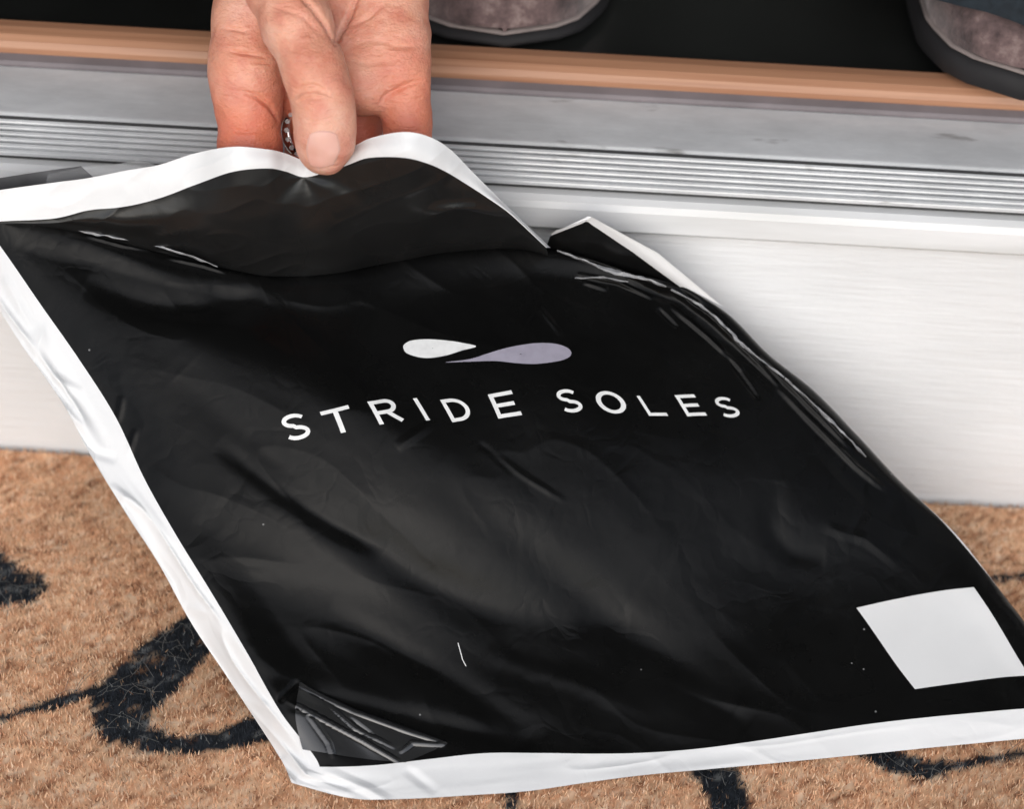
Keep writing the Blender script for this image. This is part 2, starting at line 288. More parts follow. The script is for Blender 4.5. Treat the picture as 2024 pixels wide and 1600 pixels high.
FLAP = np.array([[[-0.2206,-0.0261,0.136],[-0.2049,-0.0272,0.133],[-0.1843,-0.0278,0.1296],[-0.1702,-0.0304,0.1257],[-0.1562,-0.0325,0.1221],[-0.1423,-0.0338,0.1192],[-0.1283,-0.0351,0.1162],[-0.1154,-0.0358,0.1139],[-0.1025,-0.0364,0.1116],[-0.0946,-0.0361,0.1107],[-0.0868,-0.035,0.1105],[-0.078,-0.0329,0.1109],[-0.0683,-0.0299,0.1118],[-0.0586,-0.026,0.1135],[-0.045,-0.0216,0.115],[-0.0352,-0.018,0.1163],[-0.0263,-0.0156,0.117],[-0.0173,-0.0135,0.1174],[-0.0073,-0.0112,0.1177],[0.0007,-0.0095,0.1179],[0.0098,-0.0082,0.1176]],[[-0.2179,-0.0363,0.1411],[-0.2023,-0.0371,0.1399],[-0.1818,-0.0376,0.1385],[-0.1679,-0.0395,0.1373],[-0.1541,-0.0411,0.1357],[-0.1403,-0.0421,0.1352],[-0.1266,-0.0431,0.1354],[-0.1129,-0.0461,0.1377],[-0.1002,-0.0459,0.1365],[-0.0928,-0.0443,0.1347],[-0.0855,-0.0429,0.1334],[-0.0771,-0.0417,0.1346],[-0.0678,-0.0406,0.1371],[-0.0585,-0.0394,0.1406],[-0.045,-0.0378,0.1429],[-0.0354,-0.0347,0.1427],[-0.0273,-0.0317,0.1411],[-0.0193,-0.0288,0.1391],[-0.0099,-0.0262,0.1368],[-0.0014,-0.0243,0.1341],[0.0092,-0.0228,0.1291]],[[-0.2157,-0.0449,0.1449],[-0.2001,-0.0453,0.1457],[-0.1798,-0.0456,0.1465],[-0.166,-0.0466,0.1483],[-0.1524,-0.0473,0.1489],[-0.1388,-0.0479,0.1512],[-0.1251,-0.0484,0.1549],[-0.1107,-0.0536,0.162],[-0.0982,-0.0524,0.162],[-0.0913,-0.0496,0.1593],[-0.0844,-0.0478,0.1569],[-0.0765,-0.0475,0.1589],[-0.0676,-0.0484,0.1629],[-0.0587,-0.05,0.1681],[-0.0452,-0.0513,0.1711],[-0.0359,-0.0488,0.1691],[-0.0286,-0.0452,0.1653],[-0.0217,-0.0417,0.1608],[-0.0128,-0.0389,0.1557],[-0.0039,-0.0369,0.1498],[0.0086,-0.0355,0.1397]],[[-0.2156,-0.046,0.1437],[-0.1999,-0.046,0.1464],[-0.1795,-0.046,0.1491],[-0.1658,-0.046,0.1538],[-0.1522,-0.046,0.1563],[-0.1386,-0.046,0.1611],[-0.125,-0.046,0.1679],[-0.1098,-0.053,0.1792],[-0.0972,-0.051,0.1803],[-0.0908,-0.047,0.1769],[-0.0842,-0.045,0.1736],[-0.0766,-0.0455,0.1762],[-0.0681,-0.048,0.1815],[-0.0594,-0.052,0.1881],[-0.0459,-0.056,0.1915],[-0.0367,-0.054,0.188],[-0.0301,-0.05,0.1822],[-0.024,-0.046,0.1756],[-0.0156,-0.043,0.1679],[-0.0061,-0.041,0.1593],[0.0081,-0.04,0.1445]],[[-0.2155,-0.042,0.1537],[-0.1998,-0.042,0.158],[-0.1793,-0.042,0.1627],[-0.1657,-0.042,0.1657],[-0.1521,-0.042,0.1698],[-0.1387,-0.042,0.1734],[-0.1251,-0.042,0.1794],[-0.1101,-0.049,0.1876],[-0.0976,-0.047,0.1861],[-0.0912,-0.043,0.1823],[-0.0846,-0.041,0.1786],[-0.077,-0.0415,0.1808],[-0.0673,-0.044,0.1867],[-0.0586,-0.048,0.1944],[-0.0463,-0.052,0.2001],[-0.0368,-0.05,0.1971],[-0.0294,-0.046,0.1896],[-0.0221,-0.042,0.179],[-0.0132,-0.039,0.1675],[-0.0042,-0.037,0.1568],[0.0097,-0.036,0.1419]]])
CORNER = np.array([[[0.0076,-0.012,0.123],[0.0253,-0.012,0.1132],[0.0481,-0.012,0.1061],[0.0738,-0.012,0.0928]],[[0.0096,-0.024,0.1394],[0.0233,-0.024,0.147],[0.0419,-0.024,0.134],[0.0621,-0.024,0.1185]],[[0.0114,-0.026,0.1433],[0.0254,-0.026,0.1503],[0.0516,-0.026,0.1356],[0.0792,-0.026,0.1118]]])
BACKL = np.array([[[-0.222,-0.03,0.1337],[-0.198,-0.03,0.1377],[-0.176,-0.03,0.1439],[-0.1581,-0.03,0.1498]],[[-0.2192,-0.034,0.1533],[-0.2014,-0.034,0.1582],[-0.1817,-0.034,0.1631],[-0.17,-0.034,0.1657]]])
FILM = np.array([[[-0.1829,-0.04,0.158],[-0.1653,-0.04,0.1626],[-0.1497,-0.04,0.1671],[-0.1343,-0.04,0.1715]],[[-0.1823,-0.036,0.1623],[-0.1686,-0.036,0.1666],[-0.157,-0.036,0.1683],[-0.1473,-0.036,0.1708]]])
BAG_N = np.array([0.11144,-0.60285,0.79004]); BAG_O = np.array([-0.06488,-0.18761,0.008]); WR_DIR = np.array([0.86971,-0.32548,-0.37103])
FOLDS = [[[[-0.12797,-0.07654,0.10165],[-0.11752,-0.08339,0.09495],[-0.10711,-0.09023,0.08826],[-0.09499,-0.09734,0.08113],[-0.07996,-0.10531,0.07293],[-0.06325,-0.11354,0.06429],[-0.04667,-0.12057,0.05659],[-0.0309,-0.12601,0.05021],[-0.01523,-0.13027,0.04475],[0.00055,-0.13297,0.04046],[0.01656,-0.13348,0.03782],[0.03274,-0.13242,0.03634],[0.04897,-0.13136,0.03486]],0.0076,-0.0017,1],[[[-0.03127,-0.09659,0.07272],[-0.01414,-0.10386,0.06475],[0.00297,-0.11112,0.05679],[0.01895,-0.11817,0.04917],[0.03338,-0.12511,0.04183],[0.04669,-0.13183,0.03483],[0.05906,-0.1378,0.02853],[0.07027,-0.14259,0.02329],[0.08057,-0.14664,0.01875],[0.09087,-0.15068,0.01421]],0.00836,-0.0015,1],[[[-0.0677,-0.14179,0.04336],[-0.05419,-0.14543,0.03868],[-0.04068,-0.14906,0.034],[-0.0267,-0.1533,0.02879],[-0.01194,-0.15857,0.02269],[0.00327,-0.16445,0.01606],[0.01847,-0.17032,0.00944]],0.0057,-0.0013,1],[[[-0.14114,-0.06238,0.11432],[-0.12472,-0.0647,0.11023],[-0.10827,-0.06702,0.10614],[-0.08989,-0.07122,0.10034],[-0.0684,-0.07854,0.09172],[-0.04505,-0.08772,0.08142],[-0.02152,-0.09685,0.07114],[0.0017,-0.1053,0.06141],[0.0251,-0.11371,0.0517],[0.04847,-0.12211,0.04199]],0.0114,0.0011,1],[[[-0.10159,-0.10764,0.0742],[-0.08749,-0.11389,0.06744],[-0.07342,-0.12014,0.06069],[-0.05765,-0.12666,0.05349],[-0.03902,-0.13365,0.04553],[-0.01868,-0.14092,0.03711],[0.00163,-0.14818,0.0287]],0.00722,0.0009,1],[[[-0.16729,-0.05321,0.125],[-0.15866,-0.05493,0.12247],[-0.15002,-0.05666,0.11993],[-0.14169,-0.05762,0.11802],[-0.13368,-0.05752,0.11697],[-0.12597,-0.05666,0.11654],[-0.11873,-0.05516,0.11667],[-0.11222,-0.05282,0.11753],[-0.10619,-0.04982,0.11897],[-0.10014,-0.04682,0.12041]],0.00532,-0.0018,1],[[[-0.17856,-0.04022,0.1365],[-0.16626,-0.04248,0.13304],[-0.15395,-0.04473,0.12959],[-0.14299,-0.04646,0.12672],[-0.13427,-0.04732,0.12484],[-0.12689,-0.04764,0.12355],[-0.11951,-0.04797,0.12226]],0.00494,0.0011,1],[[[0.10198,-0.07861,0.06764],[0.10186,-0.08371,0.06376],[0.10175,-0.08879,0.0599],[0.10249,-0.09295,0.05662],[0.10444,-0.09581,0.05416],[0.10724,-0.09777,0.05228],[0.11068,-0.09902,0.05084],[0.11491,-0.0994,0.04995],[0.11978,-0.09908,0.0495],[0.12466,-0.09877,0.04906]],0.00494,-0.001,1],[[[0.12441,-0.09003,0.05576],[0.14051,-0.09109,0.05268],[0.15471,-0.0972,0.04602]],0.0019,0.0006,1],[[[0.01664,-0.08215,0.07697],[0.03715,-0.09519,0.06413],[0.05755,-0.10816,0.05135],[0.07773,-0.11831,0.04077],[0.09767,-0.12383,0.03374],[0.11752,-0.12659,0.02883],[0.13741,-0.12936,0.02391]],0.0133,0.0007,1],[[[-0.11233,-0.09655,0.08418],[-0.10082,-0.10209,0.07833],[-0.08933,-0.10761,0.07249],[-0.07815,-0.1123,0.06734],[-0.06746,-0.1156,0.06331],[-0.05707,-0.11808,0.05995],[-0.04667,-0.12057,0.05659]],0.00342,-0.0012,1],[[[-0.01256,-0.08612,0.07806],[0.00557,-0.0932,0.0701],[0.0196,-0.09765,0.06472]],0.00114,0.0005,1],[[[-0.01462,-0.08481,0.07935],[-0.00041,-0.09163,0.07215]],0.00114,-0.0004,1],[[[-0.07593,-0.16437,0.02729],[-0.05373,-0.16999,0.01987],[-0.03457,-0.17315,0.01476],[-0.01887,-0.17524,0.01095]],0.00061,0.0008,1],[[[-0.07245,-0.17114,0.02164],[-0.06219,-0.1803,0.0132],[-0.05993,-0.18448,0.00969]],0.00076,0.0006,1],[[[-0.05544,-0.172,0.01858],[-0.04559,-0.17676,0.01356]],0.00067,-0.0005,1],[[[-0.06523,-0.16798,0.02303],[-0.05331,-0.17473,0.0162],[-0.03787,-0.17878,0.01092]],0.00057,0.0005,1],[[[-0.08014,-0.1694,0.02404],[-0.06467,-0.1739,0.01843],[-0.04921,-0.1784,0.01282],[-0.03467,-0.18316,0.00714]],0.00061,0.0008,1],[[[-0.0751,-0.16321,0.02806],[-0.08024,-0.16837,0.02485],[-0.08153,-0.17048,0.02342]],0.00095,-0.0012,1],[[[-0.03588,-0.18003,0.00969],[-0.03145,-0.1765,0.01176],[-0.01885,-0.17554,0.01072]],0.00057,0.0007,1],[[[-0.1495,-0.08589,0.09756],[-0.15044,-0.09391,0.09157]],0.00114,0.0006,1],[[[-0.14342,-0.0953,0.08951],[-0.1455,-0.10343,0.08361]],0.00114,0.0006,1],[[[0.00571,-0.0366,0.11327],[0.01526,-0.04511,0.10543]],0.00114,0.0007,1],[[[-0.03254,-0.08088,0.08488],[-0.04538,-0.09059,0.07928]],0.00171,0.0006,1],[[[-0.09204,-0.1631,0.03053],[-0.07936,-0.16456,0.02763],[-0.06667,-0.16602,0.02473],[-0.05397,-0.16732,0.02194],[-0.04121,-0.16839,0.01933],[-0.02843,-0.1693,0.01683],[-0.01586,-0.17007,0.01447],[-0.00363,-0.17066,0.01229],[0.00841,-0.17112,0.01025],[0.02047,-0.17158,0.0082]],0.0038,-0.0009,1],[[[0.04972,-0.14514,0.02424],[0.06164,-0.14738,0.02085],[0.07356,-0.14962,0.01746],[0.0831,-0.15165,0.01456],[0.08866,-0.15333,0.0125],[0.09183,-0.15481,0.01093],[0.09499,-0.15628,0.00936]],0.00418,-0.0008,1],[[[0.0104,-0.01635,0.12806],[0.02872,-0.01904,0.12343],[0.04502,-0.02136,0.11936],[0.05937,-0.02479,0.11471]],0.00095,0.0016,1],[[[0.02093,-0.02366,0.121],[0.03707,-0.02383,0.11859],[0.05138,-0.02677,0.11433]],0.00076,0.0012,1],[[[0.0471,-0.02239,0.11828],[0.05929,-0.02314,0.11599],[0.07378,-0.02939,0.10917],[0.0842,-0.0357,0.10289]],0.00095,0.0017,1],[[[0.06553,-0.02641,0.11261],[0.07792,-0.03129,0.10714],[0.09456,-0.04135,0.09712],[0.10391,-0.04745,0.09114]],0.00095,0.0016,1],[[[0.05749,-0.02756,0.11287],[0.07408,-0.03597,0.10411],[0.08861,-0.04465,0.09544]],0.00095,0.0012,1],[[[0.09447,-0.03888,0.09901],[0.11105,-0.04892,0.08901],[0.13377,-0.06296,0.07509]],0.00095,0.0016,1],[[[0.1029,-0.04759,0.09118],[0.11739,-0.05705,0.08191],[0.13593,-0.06836,0.07067],[0.14821,-0.07398,0.06465]],0.00114,0.0014,1],[[[0.02308,-0.02584,0.11903],[0.03321,-0.02688,0.11681]],0.00076,0.001,1],[[[0.05355,-0.02978,0.11173],[0.06191,-0.03522,0.1064]],0.00076,-0.001,1],[[[0.08029,-0.03923,0.10075],[0.09081,-0.04927,0.0916],[0.09502,-0.0536,0.0877]],0.00095,-0.001,1],[[[-0.18305,-0.03533,0.14087],[-0.16741,-0.03664,0.13766],[-0.15754,-0.03814,0.13512],[-0.14388,-0.03877,0.13272],[-0.12026,-0.04106,0.12763]],0.00076,0.002,1],[[[-0.16907,-0.03884,0.13622],[-0.15536,-0.04011,0.13331],[-0.14373,-0.04005,0.13172]],0.00076,0.0012,1],[[[-0.13772,-0.04163,0.12967],[-0.12405,-0.0421,0.12738],[-0.11419,-0.04313,0.1252]],0.00076,0.0013,1],[[[-0.14504,-0.02877,0.14051],[-0.12895,-0.03299,0.13502],[-0.12038,-0.03994,0.12851]],0.00171,0.0008,1],[[[-0.1897,-0.07246,0.11347],[-0.1778,-0.08349,0.10337],[-0.16821,-0.09164,0.09581]],0.00133,-0.0016,1],[[[-0.17696,-0.08259,0.10395],[-0.16506,-0.08647,0.09931]],0.00152,0.0015,1],[[[-0.16107,-0.1032,0.08597],[-0.14951,-0.10475,0.08316]],0.00152,-0.0014,1],[[[-0.15138,-0.11279,0.07729],[-0.13726,-0.1202,0.06965]],0.00133,0.0016,1],[[[-0.13324,-0.13045,0.06126],[-0.12385,-0.1384,0.05387],[-0.12039,-0.14405,0.04907]],0.00133,-0.0016,1],[[[-0.11837,-0.14531,0.04782],[-0.10877,-0.14711,0.0451]],0.00152,0.0015,1],[[[-0.11182,-0.15356,0.0406],[-0.10145,-0.16279,0.0321],[-0.09713,-0.16825,0.02732]],0.00133,-0.0015,1],[[[-0.09512,-0.16949,0.02609],[-0.08542,-0.17276,0.02223]],0.00133,0.0014,1],[[[-0.19878,-0.05451,0.12845],[-0.18637,-0.06879,0.1158]],0.00152,0.0015,1],[[[-0.07856,-0.18529,0.0117],[-0.07061,-0.19023,0.00681],[-0.05152,-0.19454,0.00083]],0.00152,0.0022,1],[[[-0.07238,-0.19119,0.00633],[-0.05356,-0.19258,0.00261]],0.00152,-0.002,1],[[[-0.06329,-0.1886,0.00702],[-0.04801,-0.1919,0.00234],[-0.03835,-0.19515,-0.0015]],0.00171,0.0018,1],[[[-0.03364,-0.18422,0.00618],[-0.02185,-0.19019,-0.00004]],0.00171,-0.0012,1],[[[-0.0062,-0.14612,0.03138],[0.00635,-0.14752,0.02854],[0.01893,-0.14893,0.0257],[0.03068,-0.15061,0.02276],[0.04103,-0.15275,0.01966],[0.05055,-0.15517,0.01647],[0.06007,-0.15758,0.01329]],0.0038,0.0007,1]]
LEFTM = [[-0.20491,-0.05861,0.12618],[-0.19376,-0.06344,0.12093],[-0.17066,-0.08724,0.09951],[-0.15194,-0.1082,0.08087],[-0.12546,-0.13249,0.0586],[-0.10611,-0.15434,0.0392],[-0.08712,-0.17447,0.02117],[-0.07444,-0.18923,0.00811]]
BOTM = [[-0.07046,-0.19169,0.00567],[-0.0334,-0.18716,0.0039],[0.05124,-0.17305,0.00273],[0.13803,-0.15475,0.00445],[0.2274,-0.13747,0.00503]]
SHOULDER = [[0.02263,-0.01842,0.12476],[0.05933,-0.02397,0.11535],[0.08408,-0.0329,0.10504],[0.11515,-0.04999,0.08762],[0.14407,-0.06969,0.06851]]
LETTERS = [['S',[[4.4131,7.4211],[5.0007,7.5847],[4.7924,7.0728],[4.2236,6.9161]]],['T',[[5.3508,7.6494],[6.0936,7.9223],[5.8845,7.3959],[5.1661,7.1388]]],['R',[[6.5731,8.0659],[7.1714,8.2267],[7.0145,7.7203],[6.4318,7.5683]]],['I',[[7.5423,8.1908],[7.6055,8.1979],[7.4907,7.7201],[7.4266,7.7116]]],['D',[[7.9872,8.116],[8.3907,8.1078],[8.3001,7.6655],[7.863,7.647]]],['E',[[8.834,8.0444],[9.2703,8.0307],[9.1028,7.5459],[8.6737,7.5722]]],['S',[[9.9525,7.8592],[10.3111,7.8235],[10.1666,7.3812],[9.7964,7.4149]]],['O',[[10.5523,7.7283],[11.0218,7.6815],[10.9236,7.2327],[10.4459,7.2712]]],['L',[[11.2662,7.5442],[11.5934,7.5242],[11.5342,7.1034],[11.2048,7.1406]]],['E',[[11.944,7.5017],[12.3299,7.5263],[12.2429,7.0778],[11.8647,7.0673]]],['S',[[12.6487,7.4838],[13.041,7.5353],[12.9298,7.1052],[12.5159,7.035]]]]
DROP1 = [[9.404,8.9929],[9.2317,9.1155],[9.0167,9.2172],[8.7036,9.3189],[8.4335,9.3496],[8.2582,9.2997],[8.1915,9.2257],[8.1797,9.1353],[8.2877,9.0373],[8.4758,8.9677],[8.8034,8.9495],[9.1213,8.9786]]
DROP2 = [[8.6738,8.8218],[9.1098,8.7871],[9.5288,8.8168],[9.9887,8.8383],[10.4195,8.8306],[10.7138,8.776],[10.8604,8.6744],[10.8492,8.5527],[10.7086,8.4551],[10.4486,8.4061],[10.0486,8.4213],[9.7615,8.5134],[9.4773,8.64],[9.1099,8.7289]]
SEAM_GLINT = [[[-0.18095,-0.03977,0.14513,0.00038],[-0.17214,-0.04108,0.14289,0.00114],[-0.16433,-0.04205,0.14105,0.00171],[-0.15752,-0.04267,0.1396,0.00133],[-0.15173,-0.0428,0.13869,0.00057],[-0.14509,-0.04183,0.13848,0.00114],[-0.1372,-0.04328,0.13626,0.00057],[-0.12739,-0.04445,0.13398,0.00057],[-0.11751,-0.04627,0.1312,0.00019]],[[0.01256,-0.01961,0.12944,0.00038],[0.01863,-0.0209,0.12833,0.00076],[0.02474,-0.02194,0.12657,0.00057],[0.02984,-0.02282,0.12487,0.00114],[0.03589,-0.02325,0.12389,0.00152],[0.04298,-0.02399,0.12247,0.00095],[0.05004,-0.02471,0.12152,0.00057],[0.05622,-0.02541,0.11903,0.00038]],[[0.05831,-0.02539,0.11794,0.00038],[0.07077,-0.02745,0.11242,0.00057],[0.07633,-0.03103,0.10972,0.00114],[0.0822,-0.03433,0.10586,0.00152],[0.09073,-0.03787,0.09938,0.00114],[0.09911,-0.04136,0.09459,0.00076],[0.1049,-0.04382,0.09184,0.00038]],[[0.10531,-0.04416,0.09162,0.00038],[0.11698,-0.04908,0.08361,0.00076],[0.12905,-0.05517,0.07525,0.00076],[0.13923,-0.06088,0.06772,0.00038]],[[0.04117,-0.02478,0.11998,0.00019],[0.03103,-0.02571,0.12236,0.00057],[0.0201,-0.02692,0.12196,0.00038]]]
STICK = [[12.1987,3.1391],[14.5304,3.52],[14.333,1.6795],[12.2102,1.5644]]
PATCH = [[1.6775,2.5212],[3.4338,1.2534],[2.5403,0.9733],[0.8702,1.3894]]
SCUFF = [[4.9371,3.1494],[4.8718,2.9741],[4.819,2.8297],[4.8084,2.7071]]
FLAPF = [[[-0.04354,-0.043,0.16716],[-0.03288,-0.043,0.16038],[-0.02121,-0.043,0.15498],[-0.00748,-0.043,0.14829]],[[-0.04055,-0.043,0.16123],[-0.03076,-0.043,0.15318],[-0.02093,-0.043,0.1469]],[[-0.03683,-0.043,0.16535],[-0.02141,-0.043,0.16071],[-0.00963,-0.043,0.15347]],[[-0.14286,-0.043,0.14083],[-0.12512,-0.043,0.14902],[-0.1153,-0.043,0.15544]],[[-0.11954,-0.043,0.14244],[-0.10967,-0.043,0.15008]]]
CREASES = [[[[-0.08968,-0.00626,0.22762],[-0.08334,-0.00953,0.22345],[-0.07869,-0.01285,0.21919],[-0.07549,-0.0168,0.21413]],0.00094,0.0026],[[[-0.06786,-0.0055,0.22861],[-0.07081,-0.01025,0.22252],[-0.0735,-0.01383,0.21794],[-0.07547,-0.01704,0.21384]],0.00094,0.0028],[[[-0.05759,-0.0063,0.22758],[-0.06202,-0.00936,0.22366],[-0.06839,-0.01191,0.2204]],0.00075,0.0011],[[[-0.04184,-0.02352,0.20553],[-0.04829,-0.02514,0.20346],[-0.05523,-0.02771,0.20017],[-0.05727,-0.03011,0.1971]],0.00094,0.0022],[[[-0.10895,-0.02844,0.19924],[-0.10243,-0.0296,0.19775],[-0.0977,-0.03176,0.19499],[-0.09459,-0.03467,0.19126]],0.00094,0.0022],[[[-0.11489,-0.01935,0.21087],[-0.1073,-0.01978,0.21032],[-0.10008,-0.02034,0.2096]],0.00085,0.0018],[[[-0.11613,-0.01417,0.21751],[-0.11158,-0.01435,0.21727],[-0.10775,-0.01492,0.21655]],0.00085,0.0015],[[[-0.10562,-0.02158,0.20802],[-0.09769,-0.02165,0.20793]],0.00075,0.001],[[[-0.08878,-0.02819,0.19955],[-0.08588,-0.02693,0.20117],[-0.08213,-0.02657,0.20164],[-0.07732,-0.02756,0.20037]],0.00075,0.0015],[[[-0.08942,-0.02938,0.19804],[-0.08577,-0.02809,0.19969],[-0.08109,-0.02769,0.2002],[-0.0763,-0.02845,0.19922]],0.00075,0.0015],[[[-0.08743,-0.03047,0.19664],[-0.08338,-0.0294,0.19801],[-0.07808,-0.02956,0.1978]],0.00075,0.0011],[[[-0.04202,-0.01539,0.21594],[-0.04913,-0.01611,0.21502],[-0.05574,-0.01611,0.21502]],0.00094,0.001],[[[-0.06802,-0.01596,0.21521],[-0.06055,-0.01512,0.21629],[-0.05108,-0.01548,0.21583]],0.00094,0.0007],[[[-0.06952,-0.02008,0.20994],[-0.06006,-0.02033,0.20962],[-0.05073,-0.01919,0.21108]],0.00094,0.0006],[[[-0.11554,-0.03681,0.18853],[-0.10751,-0.03792,0.18711],[-0.09626,-0.03706,0.18821]],0.00075,0.0006],[[[-0.09882,-0.00949,0.22349],[-0.08732,-0.01141,0.22104],[-0.07936,-0.01578,0.21545]],0.00075,0.0006]]
NAIL = [[-0.08023,-0.07058,0.21028],[-0.08055,-0.07492,0.20472],[-0.07939,-0.07965,0.19866],[-0.06836,-0.07016,0.21081],[-0.06724,-0.07445,0.20532],[-0.069,-0.07885,0.19969]]
VIEW = [-0.08282,0.84442,-0.52924]
RING = [[-0.08873,-0.01459,0.17311,0.00829]]
INK = [[[-0.219,-0.0745,0.01214],[-0.2038,-0.0885,0.01248],[-0.1956,-0.0885,0.01006],[-0.1881,-0.0872,0.00347]],[[-0.1195,-0.1068,0.0104],[-0.1294,-0.1221,0.01248],[-0.138,-0.137,0.01352],[-0.1446,-0.1513,0.01214],[-0.143,-0.1606,0.01006],[-0.1352,-0.1675,0.00659],[-0.1223,-0.171,0.00416],[-0.1073,-0.1685,0.00451],[-0.0893,-0.159,0.00728],[-0.0751,-0.1471,0.00693]],[[-0.147,-0.1424,0.00451],[-0.1591,-0.1456,0.00277],[-0.1697,-0.1519,0.00225],[-0.182,-0.1584,0.00191],[-0.1955,-0.1675,0.00191]],[[0.0767,-0.1539,0.00867],[0.0857,-0.1743,0.00797],[0.0881,-0.1868,0.00763],[0.0884,-0.2042,0.00867]],[[0.006,-0.1804,0.00243],[0.0065,-0.1956,0.00173]],[[0.1389,-0.1517,0.00347],[0.1518,-0.1587,0.00589],[0.1632,-0.1609,0.00451],[0.177,-0.158,0.00208],[0.1931,-0.1528,0.00173],[0.2174,-0.1455,0.00173]],[[0.1781,-0.053,0.00104],[0.2017,-0.0491,0.00121],[0.2169,-0.0459,0.00139],[0.237,-0.0385,0.00243]],[[0.1833,-0.1008,0.0052],[0.1621,-0.1112,0.0052],[0.1241,-0.0761,0.00347]],[[-0.0392,-0.209,0.00347],[0.0055,-0.2178,0.00416],[0.0513,-0.207,0.00693]],[[-0.2338,-0.135,0.00693],[-0.2221,-0.1168,0.00867],[-0.2127,-0.1043,0.0052]]]
HAND = {'index': [[-0.10869,0.01862,0.22698,0.0147],[-0.10878,-0.00065,0.21369,0.01319],[-0.10889,-0.01271,0.20313,0.01281],[-0.10838,-0.01652,0.19663,0.01244],[-0.10763,-0.02124,0.18734,0.01131],[-0.10636,-0.02918,0.17555,0.01074],[-0.10363,-0.03515,0.16141,0.0098],[-0.10095,-0.03549,0.14799,0.00867]], 'thumb': [[-0.10275,0.01195,0.24768,0.01583],[-0.09562,-0.00957,0.23638,0.01432],[-0.08828,-0.02676,0.22738,0.01244],[-0.08162,-0.03828,0.21751,0.01093],[-0.07739,-0.04409,0.20845,0.01055],[-0.07577,-0.04772,0.19893,0.01018],[-0.07559,-0.0498,0.1922,0.0098],[-0.07643,-0.05081,0.18928,0.00829]], 'middle': [[-0.09284,0.00373,0.20793,0.01168],[-0.0906,-0.00426,0.19283,0.0098],[-0.08896,-0.00659,0.17523,0.00754],[-0.08606,-0.01671,0.16227,0.00754],[-0.08365,-0.02961,0.15226,0.00791]], 'ring': [[-0.06947,0.00102,0.21096,0.01206],[-0.0672,-0.00661,0.19794,0.01018],[-0.06611,-0.0045,0.18115,0.00791],[-0.06553,-0.01479,0.16474,0.00754],[-0.0647,-0.02354,0.1519,0.00678]], 'pinky': [[-0.05587,0.00978,0.22217,0.01394],[-0.05376,-0.00343,0.21013,0.01206],[-0.05128,-0.01216,0.20221,0.01036],[-0.0485,-0.01708,0.19429,0.00848],[-0.04744,-0.02207,0.18628,0.00773],[-0.04688,-0.02742,0.17618,0.00773],[-0.04718,-0.03089,0.16362,0.00697]], 'palm': [[-0.10163,0.01588,0.22673,0.01658],[-0.08281,0.02014,0.21919,0.01696],[-0.06251,0.00955,0.21538,0.01602],[-0.05765,-0.00211,0.20695,0.01432]], 'palm2': [[-0.07061,-0.00756,0.20485,0.01168],[-0.0642,-0.01497,0.19861,0.01131],[-0.05434,-0.00729,0.20357,0.01168]], 'heel': [[-0.09771,0.03509,0.24482,0.01979],[-0.07673,0.03829,0.24242,0.02261],[-0.06683,0.03625,0.2398,0.01979]], 'arm': [[-0.08398,0.03267,0.23198,0.0245],[-0.08652,0.05973,0.25686,0.02827],[-0.08871,0.08289,0.27352,0.02356],[-0.09273,0.12526,0.29527,0.02638],[-0.10063,0.20806,0.32328,0.03298]]}
BODY_NC = BODY.shape[1]-2
MT = dict(riser=mk_riser(), trim=mk_white_trim(), alu=mk_alu('dull_aluminium', (.84, .85, .86), .42), rib=mk_alu('bright_aluminium_ribs', (.82, .83, .84), .33, .6),
          seal=mk_plain('grey_vinyl_seal', lin(122, 114, 116), .6, .25, 40), wood=mk_wood(), dark=mk_plain('gap_shade_metal', (.05,)*3, .7),
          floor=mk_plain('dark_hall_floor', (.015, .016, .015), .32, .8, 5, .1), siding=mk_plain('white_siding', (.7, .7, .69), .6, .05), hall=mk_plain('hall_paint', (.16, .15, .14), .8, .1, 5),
          porch=mk_plain('porch_concrete', (.32, .31, .30), .85, .25, 14, .4), ceil=mk_plain('added_ceiling_paint', (.42, .42, .41), .7, .06, 6),
          ground=mk_plain('lawn', (.05, .075, .03), .9, .4, 3), film=mk_film(True), flap=mk_film(False), ink=mk_ink('white_print', (.78, .78, .77)),
          lav=mk_ink('lavender_print', lin(155, 150, 164)), label=mk_plain('white_sticker_paper', (.66, .66, .66), .5, .03, 60, .03), skin=mk_skin(),
          nail=None, coir=mk_coir(), suede=mk_suede(), rubber=mk_plain('black_rubber', (.010, .009, .010), .75, .3, 60), welt=mk_plain('pale_welt', lin(140, 128, 124), .8, .2, 120),
          denim=mk_plain('dark_denim', (.012, .018, .024), .9, .4, 250, .4), silver=M('silver', (.75, .74, .72), .18, 1).m, gem=M('clear_stone', (.95, .95, .95), .03, 0).m,
          clear=mk_clear(), grey=mk_plain('grey_inner_film', (.13, .13, .135), .3, .5, 45, .2), matback=mk_plain('rubber_mat_back', (.03, .03, .03), .8))
g = M('nail', lin(228, 172, 156), .28); g.i['Subsurface Weight'].default_value = .15; g.i['Subsurface Radius'].default_value = (1, .4, .2); g.i['Subsurface Scale'].default_value = .003
gn = g.noise(60, 3, g.coord('Object')); g.col(g.ramp(gn, [(.3, lin(214, 158, 142)), (.7, lin(228, 184, 170))])); MT['nail'] = g.m
MT['gem'].node_tree.nodes['Principled BSDF'].inputs['Transmission Weight'].default_value = .5

